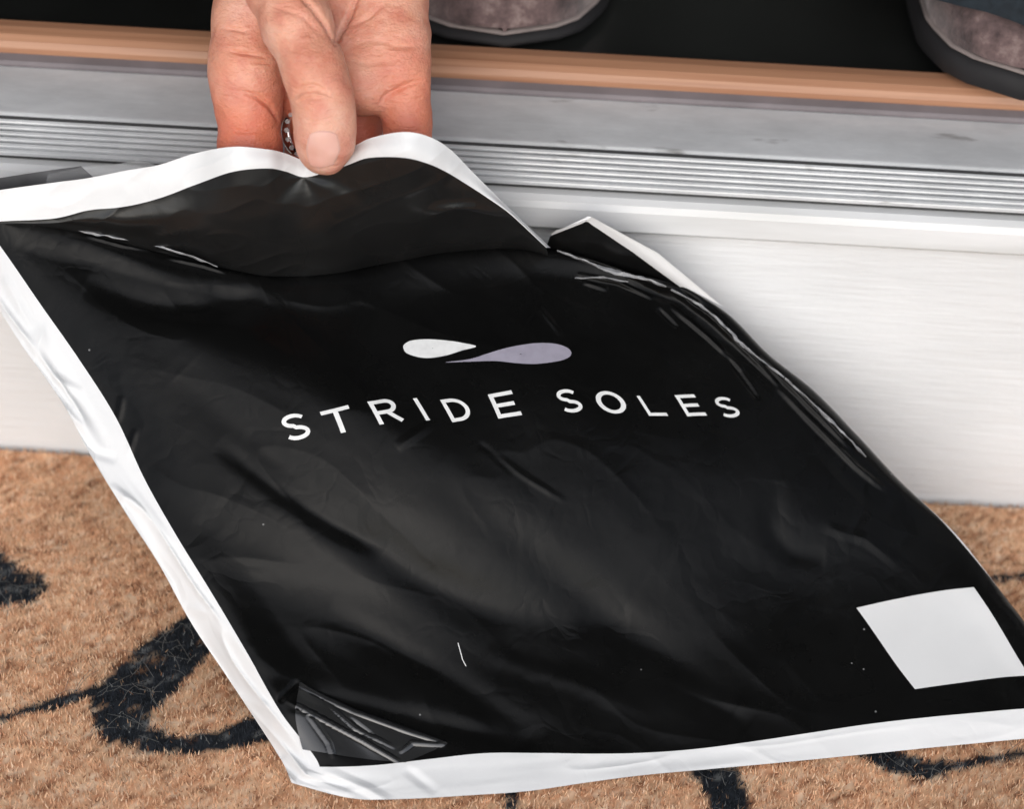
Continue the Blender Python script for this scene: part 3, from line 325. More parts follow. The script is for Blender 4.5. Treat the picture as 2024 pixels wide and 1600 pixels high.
# ---------------------------------------------------------------- the setting
FLOOR_Z = -.016; SILL = .165
def sheet(name, x0, x1, y0, y1, z, mat):
    return tag(pym(name, [(x0, y0, z), (x1, y0, z), (x1, y1, z), (x0, y1, z)], [(0, 1, 2, 3)], mat, None, False), kind='structure')
sheet('ground', -400, 400, -400, 400, -.25, MT['ground'])
pf = box('porch_floor', (-1.9, -2.2, -.40), (1.9, .10, FLOOR_Z), MT['porch'], None, .006); tag(pf, kind='structure')
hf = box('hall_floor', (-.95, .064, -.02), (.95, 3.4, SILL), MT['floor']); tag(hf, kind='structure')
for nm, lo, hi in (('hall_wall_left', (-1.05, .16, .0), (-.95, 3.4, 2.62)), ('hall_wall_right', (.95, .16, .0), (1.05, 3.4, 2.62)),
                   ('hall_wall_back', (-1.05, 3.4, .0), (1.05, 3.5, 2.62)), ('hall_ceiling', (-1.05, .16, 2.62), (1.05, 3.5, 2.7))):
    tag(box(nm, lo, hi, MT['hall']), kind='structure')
hw = empty('house_wall', (0, .08, 0)); tag(hw, 'white sided house front around the open doorway', 'wall')
def child(o, p):
    o.parent = p; o.matrix_parent_inverse = Matrix.Translation(p.location).inverted(); return o
for lo, hi in (((-2.4, .012, FLOOR_Z), (-.56, .158, 2.75)), ((.56, .012, FLOOR_Z), (2.4, .158, 2.75)), ((-.56, .012, 2.24), (.56, .158, 2.75))):
    child(box('wall_section', lo, hi, MT['siding']), hw)
for s in (-1, 1):
    child(box('door_jamb', (min(s*.50, s*.56), -.006, .150), (max(s*.50, s*.56), .158, 2.238), MT['trim'], None, .003), hw)
pr = empty('added_porch_roof', (0, -.9, 2.5)); tag(pr, 'pale boarded porch roof, unseen, added to darken the bag reflections', 'roof')  # unseen roof added so the bag reflects something dark overhead
for k in range(8):
    child(box('added_ceiling_board', (-1.9, -1.297+k*.163, 2.50), (1.9, -1.297+k*.163+.157, 2.52), MT['ceil'], None, .003), pr)
child(box('added_roof_slab', (-2.0, -1.32, 2.522), (2.0, .01, 2.66), MT['siding']), pr)
for s in (-1, 1):
    po = box('added_porch_post', (s*1.75-.06, -1.26, FLOOR_Z), (s*1.75+.06, -1.14, 2.498), MT['trim'], None, .006)
    tag(po, ('left' if s < 0 else 'right')+'-hand white square post holding up the added porch roof', 'post', 'added porch posts')
# step below the door
rb = box('riser_board', (-.558, 0, FLOOR_Z), (.558, .05, .1325), MT['riser'], None, .0015); tag(rb, 'white wood-grained riser board under the door sill', 'riser board')
tr = extrude_x('trim_board', [(.049, .1295), (-.0045, .1295), (-.0062, .1315), (-.0065, .1405), (-.0055, .1432), (-.0025, .1446), (.049, .1448)], -.558, .558, MT['trim'])
tag(tr, 'narrow white painted trim strip beneath the metal threshold', 'trim')
# aluminium threshold: ribbed nosing, flat plate, seal, wood strip
th = empty('door_threshold', (0, .02, .147)); tag(th, 'ribbed aluminium door threshold with a bronze wood strip behind', 'threshold')
child(extrude_x('sill_base', [(.0635, .1450), (.001, .1450), (.001, .1478), (.0145, .1543), (.018, .1550), (.0635, .1570)], -.499, .499, MT['dark']), th)  # dark colour puts the shade of the gaps around the ribs into the base
a0, a1 = np.array([-.0026, .1490]), np.array([.0142, .1552]); NRIB = 6
for k in range(NRIB):
    p = a0+(a1-a0)*(k+.08)/NRIB; q = a0+(a1-a0)*(k+.70)/NRIB; nrm = np.array([-(a1-a0)[1], (a1-a0)[0]]); nrm /= np.linalg.norm(nrm)
    pr_ = [p-nrm*.0012, p+nrm*.0004, p+nrm*.0009+(q-p)*.2, q+nrm*.0009-(q-p)*.2, q+nrm*.0004, q-nrm*.0012]
    child(extrude_x('rib', pr_, -.4985, .4985, MT['rib']), th)
child(extrude_x('sill_plate', [(.0166, .1530), (.0166, .1560), (.0174, .1563), (.030, .1572), (.0490, .1581), (.0495, .1578), (.0495, .1560)], -.4985, .4985, MT['alu']), th)
child(extrude_x('seal_strip', [(.0497, .1575), (.0497, .1590), (.0505, .1600), (.0545, .1612), (.0545, .1575)], -.4985, .4985, MT['seal']), th)
child(extrude_x('wood_strip', [(.0547, .1580), (.0547, .1635), (.0556, .1662), (.0580, .1682), (.0625, .1692), (.0675, .1692), (.0690, .1680), (.0690, .1655), (.0637, .1655), (.0637, .1580)], -.4985, .4985, MT['wood']), th)

# ---------------------------------------------------------------- doormat
mx0, mx1, my0, my1 = -.40, .40, -.452, -.0015
def ink_at(P):
    k = np.zeros(len(P))
    for poly in INK:
        a = np.asarray(poly)
        for i in range(len(a)-1):
            ab = a[i+1, :2]-a[i, :2]; t = np.clip(((P-a[i, :2])@ab)/(ab@ab), 0, 1)
            d = np.linalg.norm(P-a[i, :2]-t[:, None]*ab, axis=1); r = a[i, 2]+(a[i+1, 2]-a[i, 2])*t
            k = np.maximum(k, (d < r).astype(float))
    return k
def mat_mounds(P):
    Q = np.c_[P, 0*P[:, 0]]; return .0004*vnoise(Q, 70., 2)+.0003*vnoise(Q, 210., 4)
dm = empty('doormat', (0, -.22, FLOOR_Z)); tag(dm, 'tan coir doormat printed with black script lettering', 'doormat')
child(box('backing', (mx0, my0, FLOOR_Z+.0005), (mx1, my1, -.010), MT['matback'], None, .002), dm)
nx, ny = 260, 150
gx, gy = np.meshgrid(np.linspace(mx0+.002, mx1-.002, nx), np.linspace(my0+.002, my1-.001, ny)); B2 = np.c_[gx.ravel(), gy.ravel()]
ii = np.arange(nx*ny).reshape(ny, nx); Q4 = np.stack([ii[:-1, :-1], ii[:-1, 1:], ii[1:, 1:], ii[1:, :-1]], -1).reshape(-1, 4)
bz = -.0030+mat_mounds(B2)
bo = fast('pile_bed', np.c_[B2, bz], Q4, MT['coir'])
def tints(P, n, dark=0.):
    base = np.array([lin(236, 198, 162), lin(226, 180, 144), lin(202, 152, 118), lin(244, 214, 184), lin(140, 96, 70)])
    pick = rng.choice(5, n, p=[.30, .30, .16, .16, .08]); c = base[pick]*(.85+.3*rng.random((n, 1)))
    pv = vnoise(np.c_[P, 0*P[:, 0]], 22., 6)[:, None]; c = c*(1+.16*pv)
    j = P+rng.normal(0, .0007, P.shape); k = ink_at(j) > .5
    c[k] = np.where(rng.random((k.sum(), 1)) < .05, c[k]*.45, np.array(lin(44, 48, 54))*(.5+.9*rng.random((k.sum(), 1))))
    g_ = k & (rng.random(n) < .05); c[g_] = np.array(lin(120, 122, 122))
    return c*(1-dark)
def set_tint(o, c, per):
    at = o.data.color_attributes.new('tint', 'FLOAT_COLOR', 'POINT'); a4 = np.ones((len(c)*per, 4), np.float32); a4[:, :3] = np.repeat(c, per, 0)
    at.data.foreach_set('color', a4.ravel())
set_tint(bo, tints(B2, len(B2)), 1); child(bo, dm)
NB = 430000
P2 = np.c_[rng.uniform(mx0+.001, mx1-.001, NB), rng.uniform(my0+.001, my1-.0005, NB)]
# fewer fibres where the frame never looks
keep = (np.abs(P2[:, 0]) < .30) & (P2[:, 1] > -.30) | (rng.random(NB) < .35); P2 = P2[keep]; NB = len(P2)
ang = rng.uniform(0, 2*np.pi, NB); tilt = rng.uniform(.05, .8, NB); ln = rng.uniform(.0014, .0031, NB); wd = rng.uniform(.00020, .00036, NB)
az = rng.uniform(0, 2*np.pi, NB); z0 = -.0030+mat_mounds(P2)
root = np.c_[P2, z0]; tip = root+np.c_[np.cos(az)*np.sin(tilt), np.sin(az)*np.sin(tilt), np.cos(tilt)]*ln[:, None]
tip[:, 1] = np.minimum(tip[:, 1], -.0004)
sdv = np.c_[np.cos(ang), np.sin(ang), 0*ang]*wd[:, None]
V = np.stack([root-sdv, root+sdv, tip], 1).reshape(-1, 3); T3 = np.arange(NB*3).reshape(-1, 3)
pile = fast('pile', V, T3, MT['coir'], None, False); set_tint(pile, tints(P2, NB), 3); tag(pile, kind='stuff'); child(pile, dm)
# loose long fibres lying on the print
NL = 170; cand = np.c_[rng.uniform(-.28, .28, 9000), rng.uniform(-.26, -.01, 9000)]; k = ink_at(cand) > .5; cand = cand[k][:NL]
Vs, Fs = [], []
for (x, y) in cand:
    a = rng.uniform(0, 6.28); L = rng.uniform(.006, .016); cv = rng.normal(0, 90)
    p = np.array([x, y, .0002]); prev = None
    for s in range(7):
        d = np.array([math.cos(a), math.sin(a), 0]); nn = np.array([-d[1], d[0], 0])*.00009; b0 = len(Vs)
        Vs += [p-nn+[0, 0, .0006*math.sin(s/6*3.14)], p+nn+[0, 0, .0006*math.sin(s/6*3.14)]]
        if s: Fs.append((b0-2, b0-1, b0+1, b0))
        p = p+d*L/6; a += cv*L/6
lf = fast('loose_fibre', np.array(Vs), np.array(Fs), MT['coir']); set_tint(lf, np.tile(np.array([lin(112, 111, 108)]), (len(Vs), 1)), 1); tag(lf, kind='stuff'); child(lf, dm)

# ---------------------------------------------------------------- the mailer bag
bag = empty('mailer_bag', (0, -.12, 0)); tag(bag, 'black plastic mailer bag with white edges and printed logo, lifted by its top', 'bag')
def densify(net, k=3):
    """Straight lines between control points, so corners stay sharp."""
    a = np.stack([net[:, j]+(net[:, j+1]-net[:, j])*f for j in range(net.shape[1]-1) for f in np.arange(k)/k]+[net[:, -1]], 1); return a
def grid_sheet(name, net, nr, nc, mat, relief=None, thick=0.0):
    rp = np.linspace(0, net.shape[0]-1, nr); cp = np.linspace(0, net.shape[1]-1, nc)
    P = np.einsum('mi,ijk,nj->mnk', cr_weights(net.shape[0], rp), net, cr_weights(net.shape[1], cp)).reshape(-1, 3)
    if relief: P = P+relief(P)
    ii = np.arange(nr*nc).reshape(nr, nc); Q = np.stack([ii[:-1, :-1], ii[:-1, 1:], ii[1:, 1:], ii[1:, :-1]], -1).reshape(-1, 4)
    uv = np.stack([np.tile(cp, nr), np.repeat(rp, nc)], 1)
    o = child(fast(name, P, Q, mat, None, True, uv), bag); return o
def body_relief(P): return bag_relief(P)[:, None]*BAG_N
front = grid_sheet('front_panel', BODY, 420, 460, MT['film'], body_relief)
front['label'] = 'black printed front with white left and bottom margins'
def flap_relief(P):
    d1, f1 = seg_dist(P, FLAP[1:4, 10]); h = -.0012*np.exp(-(d1/.010)**2)
    Q = np.stack([P[:, 0]*55+P[:, 2]*20, P[:, 2]*16, 0*h], 1); h = h+.0012*vnoise(Q, 1., 21)*np.clip(vnoise(P, 18., 8)+.7, 0, 1)
    Q2 = np.stack([P[:, 0]*60-P[:, 2]*90, P[:, 2]*40+P[:, 0]*30, 0*h], 1)
    cx = P-np.array(FLAP[2, 16]); g = np.exp(-(np.linalg.norm(cx, axis=1)/.020)**2)
    h = h+g*(.004*vnoise(Q2*.6, 1., 23)+.0015)+.0006*(1-np.abs(vnoise(Q2, 1., 25)))**3
    p0 = FLAP[3, 10]; dx = P[:, 0]-p0[0]; dz = (P[:, 2]-p0[2])/.75; rr_ = np.hypot(dx, dz); an = np.arctan2(dz, dx)
    h = h+.0008*np.sin(5*an+.6+4*vnoise(P, 45., 27))*(.6+.6*vnoise(P, 60., 28))*np.exp(-rr_/.030)*np.clip(rr_/.008, 0, 1)
    for poly in FLAPF:
        d2, f2 = seg_dist(P, np.asarray(poly)); h = h+.0026*np.exp(-(d2/.0045)**2)*np.sin(np.clip(f2, .01, .99)*np.pi)**.5
    top = np.clip((P[:, 2]-.178)/.02, 0, 1)
    return (h*(1-.6*top))[:, None]*np.array([.05, -.8, .6])
flap = grid_sheet('flap', FLAP, 150, 420, MT['flap'], flap_relief); flap['label'] = 'top flap with white upper margin, gathered by the fingers'
def corner_relief(P): return (.0006*vnoise(P, 90., 31))[:, None]*np.array([0, -.8, .6])
cf = M('corner_film', (.006,)*3, .28); tc = cf.n('ShaderNodeTexCoord'); se = cf.n('ShaderNodeSeparateXYZ'); cf.l(tc.outputs['UV'], se.inputs[0])
cf.col(cf.mix(cf.math('LESS_THAN', se.outputs[1], 1.0), (.8, .8, .8), (.006, .006, .006)))
grid_sheet('corner_fold', densify(CORNER, 8), 40, 70, cf.m, corner_relief)
grid_sheet('rear_edge', BACKL, 24, 70, MT['grey'], lambda P: (.0008*vnoise(P, 60., 41))[:, None]*np.array([0, -.8, .6]))
grid_sheet('adhesive_liner', FILM, 20, 60, MT['clear'], lambda P: (.0016*vnoise(P, 110., 43))[:, None]*np.array([0, -.6, .8]))
# back of the bag: from the outline down to the mat, closing the volume
net = BODY[:BODY.shape[0]-1].copy(); nr, nc = net.shape[:2]
for i in range(nr):
    for j in range(nc):
        e = math.sin(math.pi*min(1, max(0, j/(nc-1))))**.6*math.sin(math.pi*min(1, max(0, i/(nr-1))))**.6
        net[i, j] -= BAG_N*(.0006+.030*e); net[i, j, 2] = max(net[i, j, 2], .0012); net[i, j, 1] = min(net[i, j, 1], -.010)
wf = mk_plain('white_poly_back', (.78, .78, .785), .4, .05, 30, .1)
grid_sheet('back_panel', net, 60, 70, wf)

def on_bag(cp, rp, lift):
    cp = np.asarray(cp, float); rp = np.asarray(rp, float); e = .02
    P = body_points(cp, rp); a = body_points(cp+e, rp)-P; b = body_points(cp, rp+e)-P
    n = np.cross(a, b); n /= np.linalg.norm(n, axis=1)[:, None]
    n *= np.sign(n@BAG_N)[:, None]
    return P+n*lift
def stroke(pts, w, closed=False):
    """Flat ribbon (vertices in letter units, quads) along a polyline."""
    p = np.asarray(pts, float); d = np.r_[0, np.cumsum(np.linalg.norm(np.diff(p, axis=0), axis=1))]
    m = max(2, int(d[-1]/.06)+1); q = np.linspace(0, d[-1], m); c = np.stack([np.interp(q, d, p[:, 0]), np.interp(q, d, p[:, 1])], 1)
    t = np.gradient(c, axis=0); t /= np.linalg.norm(t, axis=1)[:, None]+1e-9; nn = np.stack([-t[:, 1], t[:, 0]], 1)*w/2
    V = np.concatenate([np.stack([c-nn, c-nn*.0, c+nn], 1)]).reshape(-1, 2)
    Fq = []
    for i in range(m-1):
        for k in (0, 1): Fq.append((i*3+k, i*3+k+1, i*3+4+k, i*3+3+k))
    return V, Fq
def arc(cx, cy, rx, ry, a0, a1, n=26):
    a = np.radians(np.linspace(a0, a1, n)); return list(zip(cx+rx*np.cos(a), cy+ry*np.sin(a)))
SW = .15; h = SW/2
GL = {'S': (1., [arc(.5, .735, .40, .195, 28, 270)[:-1]+arc(.5, .265, .42, .20, 90, -152)]),
      'T': (1., [[(0, 1-h), (1, 1-h)], [(.5, 1-h), (.5, 0)]]),
      'R': (1., [[(h*1.1, 0), (h*1.1, 1)], [(h, 1-h), (.55, 1-h)]+arc(.58, .70, .30, .225, 90, -90)+[(h, .475)], [(.52, .47), (.93, .0)]]),
      'I': (.15, [[(.5, 0), (.5, 1)]]),
      'D': (1., [[(h*1.2, 0), (h*1.2, 1)], [(h, 1-h), (.42, 1-h)]+arc(.42, .5, .50, .5-h, 90, -90)+[(h, h)]]),
      'E': (1., [[(h*1.2, 0), (h*1.2, 1)], [(h, 1-h), (1, 1-h)], [(h, .5), (.9, .5)], [(h, h), (1, h)]]),
      'O': (1., [arc(.5, .5, .5-h, .5-h, 90, 453, 60)]),
      'L': (1., [[(h*1.2, 1), (h*1.2, 0)], [(h, h), (1, h)]])}
print_parent = front
for ch, quad in LETTERS:
    q = np.asarray(quad); Vl, Fl = [], []
    for si, st in enumerate(GL[ch][1]):
        asp = .85
        if ch == 'I': st_ = [(0, 0), (0, 1)]
        else: st_ = [(x*asp, y) for x, y in st]
        v, fq = stroke(st_, SW); 
        v = np.c_[v, np.full(len(v), si*.00006)]
        b0 = sum(len(a) for a in Vl); Vl.append(v); Fl += [tuple(b0+i for i in f) for f in fq]
    v = np.concatenate(Vl); a = v[:, 0]/(.85 if ch != 'I' else .12)+(.5 if ch == 'I' else 0); b = v[:, 1]
    uvq = ((1-a)*(1-b))[:, None]*q[3]+(a*(1-b))[:, None]*q[2]+(a*b)[:, None]*q[1]+((1-a)*b)[:, None]*q[0]
    P = on_bag(uvq[:, 0], uvq[:, 1], .00035)+v[:, 2:3]*BAG_N
    o = child(fast('letter', P, np.array(Fl), MT['ink'], None, True), bag); o.parent = front; o.matrix_parent_inverse = Matrix.Identity(4); o['label'] = 'white printed letter '+ch
front.matrix_parent_inverse = Matrix.Translation(bag.location).inverted()
def blob(name, outline, mat, label):
    q = np.asarray(outline); n0 = len(q); W_ = cr_weights(n0+6, np.linspace(3, n0+3, 120, endpoint=False))
    ext = np.concatenate([q[-3:], q, q[:3]]); edge = W_@ext; edge = np.concatenate([[q[0]], edge[1:]]); cc = q.mean(0)
    rings = [cc+(edge-cc)*f for f in (.02, .2, .4, .6, .8, 1.)]; U = np.concatenate(rings); k = len(edge); Fq = []
    for r_ in range(5):
        for i in range(k): Fq.append((r_*k+i, r_*k+(i+1) % k, (r_+1)*k+(i+1) % k, (r_+1)*k+i))
    P = on_bag(U[:, 0], U[:, 1], .00035); o = fast(name, P, np.array(Fq), mat, None, True); o.parent = front; o.matrix_parent_inverse = Matrix.Identity(4); o['label'] = label
blob('logo_drop', DROP1, MT['ink'], 'white teardrop half of the printed logo')
blob('logo_drop', DROP2, MT['lav'], 'lavender teardrop half of the printed logo')
q = np.asarray(STICK); a, b = np.meshgrid(np.linspace(0, 1, 40), np.linspace(0, 1, 40)); a = a.ravel(); b = b.ravel()
uvq = ((1-a)*(1-b))[:, None]*q[3]+(a*(1-b))[:, None]*q[2]+(a*b)[:, None]*q[1]+((1-a)*b)[:, None]*q[0]
ii = np.arange(1600).reshape(40, 40); Q = np.stack([ii[:-1, :-1], ii[:-1, 1:], ii[1:, 1:], ii[1:, :-1]], -1).reshape(-1, 4)
o = fast('sticker', on_bag(uvq[:, 0], uvq[:, 1], .0004), Q, MT['label'], None, True); o.parent = front; o.matrix_parent_inverse = Matrix.Identity(4); o['label'] = 'plain white square sticker in the corner of the bag'

def strip_on_bag(name, quad, nu, nv, lift, mat, label=None):
    q = np.asarray(quad); a, b = np.meshgrid(np.linspace(0, 1, nu), np.linspace(0, 1, nv)); a = a.ravel(); b = b.ravel()
    uvq = ((1-a)*(1-b))[:, None]*q[3]+(a*(1-b))[:, None]*q[2]+(a*b)[:, None]*q[1]+((1-a)*b)[:, None]*q[0]
    ii = np.arange(nu*nv).reshape(nv, nu); Q = np.stack([ii[:-1, :-1], ii[:-1, 1:], ii[1:, 1:], ii[1:, :-1]], -1).reshape(-1, 4)
    P = on_bag(uvq[:, 0], uvq[:, 1], lift); P = P+(.0005*vnoise(P, 60., 71))[:, None]*BAG_N
    o = fast(name, P, Q, mat, None, True); o.parent = front; o.matrix_parent_inverse = Matrix.Identity(4)
    if label: o['label'] = label
tp = M('shiny_black_film', (.012, .012, .013), .2); tp.i['Specular IOR Level'].default_value = .9
strip_on_bag('tape_patch', PATCH, 90, 50, .0011, tp.m, 'crumpled shiny film patch at the lower left corner')
sq = np.asarray(SCUFF); w_ = np.array([.008, 0]); e = np.linspace(0, 1, 4)
V0 = on_bag(np.r_[sq[:, 0]-.008, sq[:, 0]+.008], np.r_[sq[:, 1], sq[:, 1]], .0004)
o = fast('scuff', V0, np.array([(i, i+1, i+5, i+4) for i in range(3)]), MT['ink'], None, False); o.parent = front; o.matrix_parent_inverse = Matrix.Identity(4)

sw_ = mk_plain('seam_glint_film', (.26, .26, .27), .2, .5, 160, .3)  # pale film strips paint the highlights along the ridge and shoulder creases
for pts in SEAM_GLINT:
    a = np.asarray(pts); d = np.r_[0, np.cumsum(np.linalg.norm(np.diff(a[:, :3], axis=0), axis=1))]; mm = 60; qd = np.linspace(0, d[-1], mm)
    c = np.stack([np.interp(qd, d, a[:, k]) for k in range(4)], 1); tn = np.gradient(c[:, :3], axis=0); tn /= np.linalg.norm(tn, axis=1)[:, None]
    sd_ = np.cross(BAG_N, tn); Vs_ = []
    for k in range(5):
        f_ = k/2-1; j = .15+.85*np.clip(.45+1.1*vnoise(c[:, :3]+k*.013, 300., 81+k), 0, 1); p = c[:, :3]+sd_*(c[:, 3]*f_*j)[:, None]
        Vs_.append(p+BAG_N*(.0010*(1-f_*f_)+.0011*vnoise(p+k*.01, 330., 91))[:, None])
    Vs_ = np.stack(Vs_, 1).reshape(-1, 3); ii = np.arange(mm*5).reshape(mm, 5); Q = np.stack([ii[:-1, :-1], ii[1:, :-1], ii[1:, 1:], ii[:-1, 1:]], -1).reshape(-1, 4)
    o = child(fast('seam_glint', Vs_, Q, sw_, None, True), bag); o['label'] = 'crinkled pale sliver of seam film painting a crease highlight'
# ---------------------------------------------------------------- the hand
def smin(a, b, k):
    hh = np.clip(.5+.5*(b-a)/k, 0, 1); return b*(1-hh)+a*hh-k*hh*(1-hh)
def chain_sdf(P, ch, k=.006):
    d = None; ch = np.asarray(ch, np.float32)
    for i in range(len(ch)-1):
        a, b = ch[i, :3], ch[i+1, :3]; ab = b-a; L2_ = float(ab@ab); mid = (a+b)/2
        t = np.clip(((P-a)@ab)/L2_, 0, 1)
        s = np.sqrt(((P-a-t[:, None]*ab)**2).sum(1))-(ch[i, 3]+(ch[i+1, 3]-ch[i, 3])*t)
        d = s if d is None else smin(d, s, k)
    return d
def hand_sdf(P):
    g = lambda k, s=.006: chain_sdf(P, HAND[k], s)
    palm = smin(smin(g('palm', .01), g('heel', .012), .014), g('palm2', .008), .010)
    palm = smin(palm, g('arm', .02), .020)
    fing = smin(palm, g('index'), .0050); fing = smin(fing, g('pinky'), .0040); fing = smin(fing, g('ring'), .0018); fing = smin(fing, g('middle'), .0018)
    return smin(fing, g('thumb', .005), .0028)
def surface_nets(fn, lo, hi, h):
    n = np.ceil((np.array(hi)-lo)/h).astype(int)+1
    ax = [lo[k]+h*np.arange(n[k], dtype=np.float32) for k in range(3)]
    # coarse pass picks the blocks that hold the surface
    S = np.full(n, 1., np.float32); bs = 8
    cx = [np.arange(0, n[k], bs) for k in range(3)]
    G = np.stack(np.meshgrid(*cx, indexing='ij'), -1).reshape(-1, 3); ctr = np.array(lo)+h*(G+bs/2)
    dc = fn(ctr.astype(np.float32)); near = np.abs(dc) < h*bs*1.5; inside = (dc < 0) & ~near
    for gidx in G[inside]: S[tuple(slice(a, a+bs) for a in gidx)] = -1
    off = np.stack(np.meshgrid(*[np.arange(bs)]*3, indexing='ij'), -1).reshape(-1, 3)
    I = (G[near][:, None, :]+off[None]).reshape(-1, 3); I = I[(I < n).all(1)]
    for c0 in range(0, len(I), 400000):
        J = I[c0:c0+400000]; S[J[:, 0], J[:, 1], J[:, 2]] = fn((np.array(lo)+h*J).astype(np.float32))
    sg = S < 0; cs = np.zeros(np.array(n)-1, int); acc = np.zeros((*(np.array(n)-1), 3), np.float32); cnt = np.zeros(np.array(n)-1, np.float32)
    for dx in (0, 1):
        for dy in (0, 1):
            for dz in (0, 1): cs += sg[dx:n[0]-1+dx, dy:n[1]-1+dy, dz:n[2]-1+dz]
    act = (cs > 0) & (cs < 8); A = np.argwhere(act)
    acc = np.zeros((len(A), 3)); cnt = np.zeros(len(A))
    cor = [(a, b, c) for a in (0, 1) for b in (0, 1) for c in (0, 1)]
    for a in cor:
        for b in cor:
            if sum(abs(a[k]-b[k]) for k in range(3)) == 1 and a < b:
                sa = S[A[:, 0]+a[0], A[:, 1]+a[1], A[:, 2]+a[2]]; sb = S[A[:, 0]+b[0], A[:, 1]+b[1], A[:, 2]+b[2]]
                x = (sa < 0) != (sb < 0); t = np.where(x, sa/np.where(x, sa-sb, 1), 0)
                p = np.array(a)[None]+t[:, None]*(np.array(b)-np.array(a))[None]
                acc += p*x[:, None]; cnt += x
    V = np.array(lo)+h*(A+acc/cnt[:, None]); idx = -np.ones(np.array(n)-1, int); idx[act] = np.arange(len(A)); Q = []
    for k in range(3):
        u, v = (k+1) % 3, (k+2) % 3
        s0 = [slice(1, n[i]-1) for i in range(3)]; s0[k] = slice(0, n[k]-1); s1 = list(s0); s1[k] = slice(1, n[k])
        e = sg[tuple(s0)] != sg[tuple(s1)]; E = np.argwhere(e); fl = sg[tuple(s0)][e]
        for i in range(3):
            if i != k: E[:, i] += 1
        eu = np.zeros(3, int); eu[u] = 1; ev = np.zeros(3, int); ev[v] = 1
        q = [idx[tuple((E-o_).T)] for o_ in (eu+ev, ev, 0*eu, eu)]; q = np.stack(q, 1)
        q[~fl] = q[~fl][:, ::-1]; Q.append(q)
    return V, np.concatenate(Q)
allb = np.concatenate([np.asarray(v) for v in HAND.values()])
lo = (allb[:, :3]-allb[:, 3:4]).min(0)-.004; hi = (allb[:, :3]+allb[:, 3:4]).max(0)+.004
HV, HQ = surface_nets(hand_sdf, lo, hi, .0008)
ok = (HQ >= 0).all(1); HQ = HQ[ok]
me0 = fast('hand_tmp', HV, HQ, None); nrm = np.empty(len(HV)*3, np.float32); me0.data.vertices.foreach_get('normal', nrm); nrm = nrm.reshape(-1, 3).astype(float)
# creases are carved where the crease line, seen from the front, meets the skin
bv = BVHTree.FromPolygons([tuple(v) for v in HV], [tuple(map(int, f)) for f in HQ]); vw = Vector(VIEW)
dep = np.zeros(len(HV))
for poly, wdt, amp in CREASES:
    p = np.asarray(poly); d = np.r_[0, np.cumsum(np.linalg.norm(np.diff(p, axis=0), axis=1))]; qd = np.linspace(0, d[-1], 14)
    pts = []
    for k in range(14):
        s = Vector([np.interp(qd[k], d, p[:, i]) for i in range(3)])-vw*.12; hit = bv.ray_cast(s, vw)
        if hit[0] is not None: pts.append(np.array(hit[0]))
    if len(pts) > 2:
        dd, fr = seg_dist(HV, np.array(pts)); dep += amp*np.exp(-(dd/wdt)**2)*np.sin(np.clip(fr, .02, .98)*np.pi)**.5
HV2 = HV-nrm*dep[:, None]+nrm*(.00025*vnoise(HV, 260., 51)+.0005*vnoise(HV, 90., 53))[:, None]
bpy.data.objects.remove(me0)
hand = fast('person', HV2, HQ, MT['skin']); tag(hand, 'bare hand with a ring, pinching the white top edge of the bag', 'person')
fl = hand.data.attributes.new('flush_shade', 'FLOAT', 'POINT')
fd = np.zeros(len(HV))
for k in ('index', 'middle', 'ring', 'pinky'):
    dch = chain_sdf(HV.astype(np.float32), HAND[k][3 if k == 'index' else 1:]); fd = np.maximum(fd, np.exp(-np.clip(dch, 0, 1)/.004))
fd *= np.clip((.232-HV[:, 2])/.06, 0, 1)*.85  # redder fingers: skin flush plus translucent shade put into the colour
fl.data.foreach_set('value', np.clip(fd+.12*vnoise(HV, 70., 55), 0, 1).astype(np.float32))
# thumbnail: a plate laid over the thumb tip
npt = np.asarray(NAIL).reshape(2, 3, 3); Vn, Qn = [], []; NU, NV = 22, 26; bv = BVHTree.FromPolygons([tuple(v) for v in HV2], [tuple(map(int, f)) for f in HQ])
for j in range(NV):
    for i in range(NU):
        u = i/(NU-1)*2-1; v = j/(NV-1)*2-1
        x = u*math.sqrt(max(0, 1-.30*v*v)); yv = v*math.sqrt(max(0, 1-.38*u*u)); fx = (x+1)/2; fy = (yv+1)
        k0 = min(1, int(fy)); ft = fy-k0; row = npt[:, k0]*(1-ft)+npt[:, k0+1]*ft; p = Vector(row[0]*(1-fx)+row[1]*fx)-vw*.05
        hit = bv.ray_cast(p, vw); edge = max(abs(u), abs(v))
        Vn.append(hit[0]+hit[1]*(.00022 if edge < .93 else -.0004)+Vector((0, 0, 0)) if hit[0] is not None else p+vw*.05)
for j in range(NV-1):
    for i in range(NU-1): Qn.append((j*NU+i, j*NU+i+1, j*NU+NU+i+1, j*NU+NU+i))
fast('thumbnail', np.array([tuple(v) for v in Vn]), np.array(Qn), MT['nail'], hand)
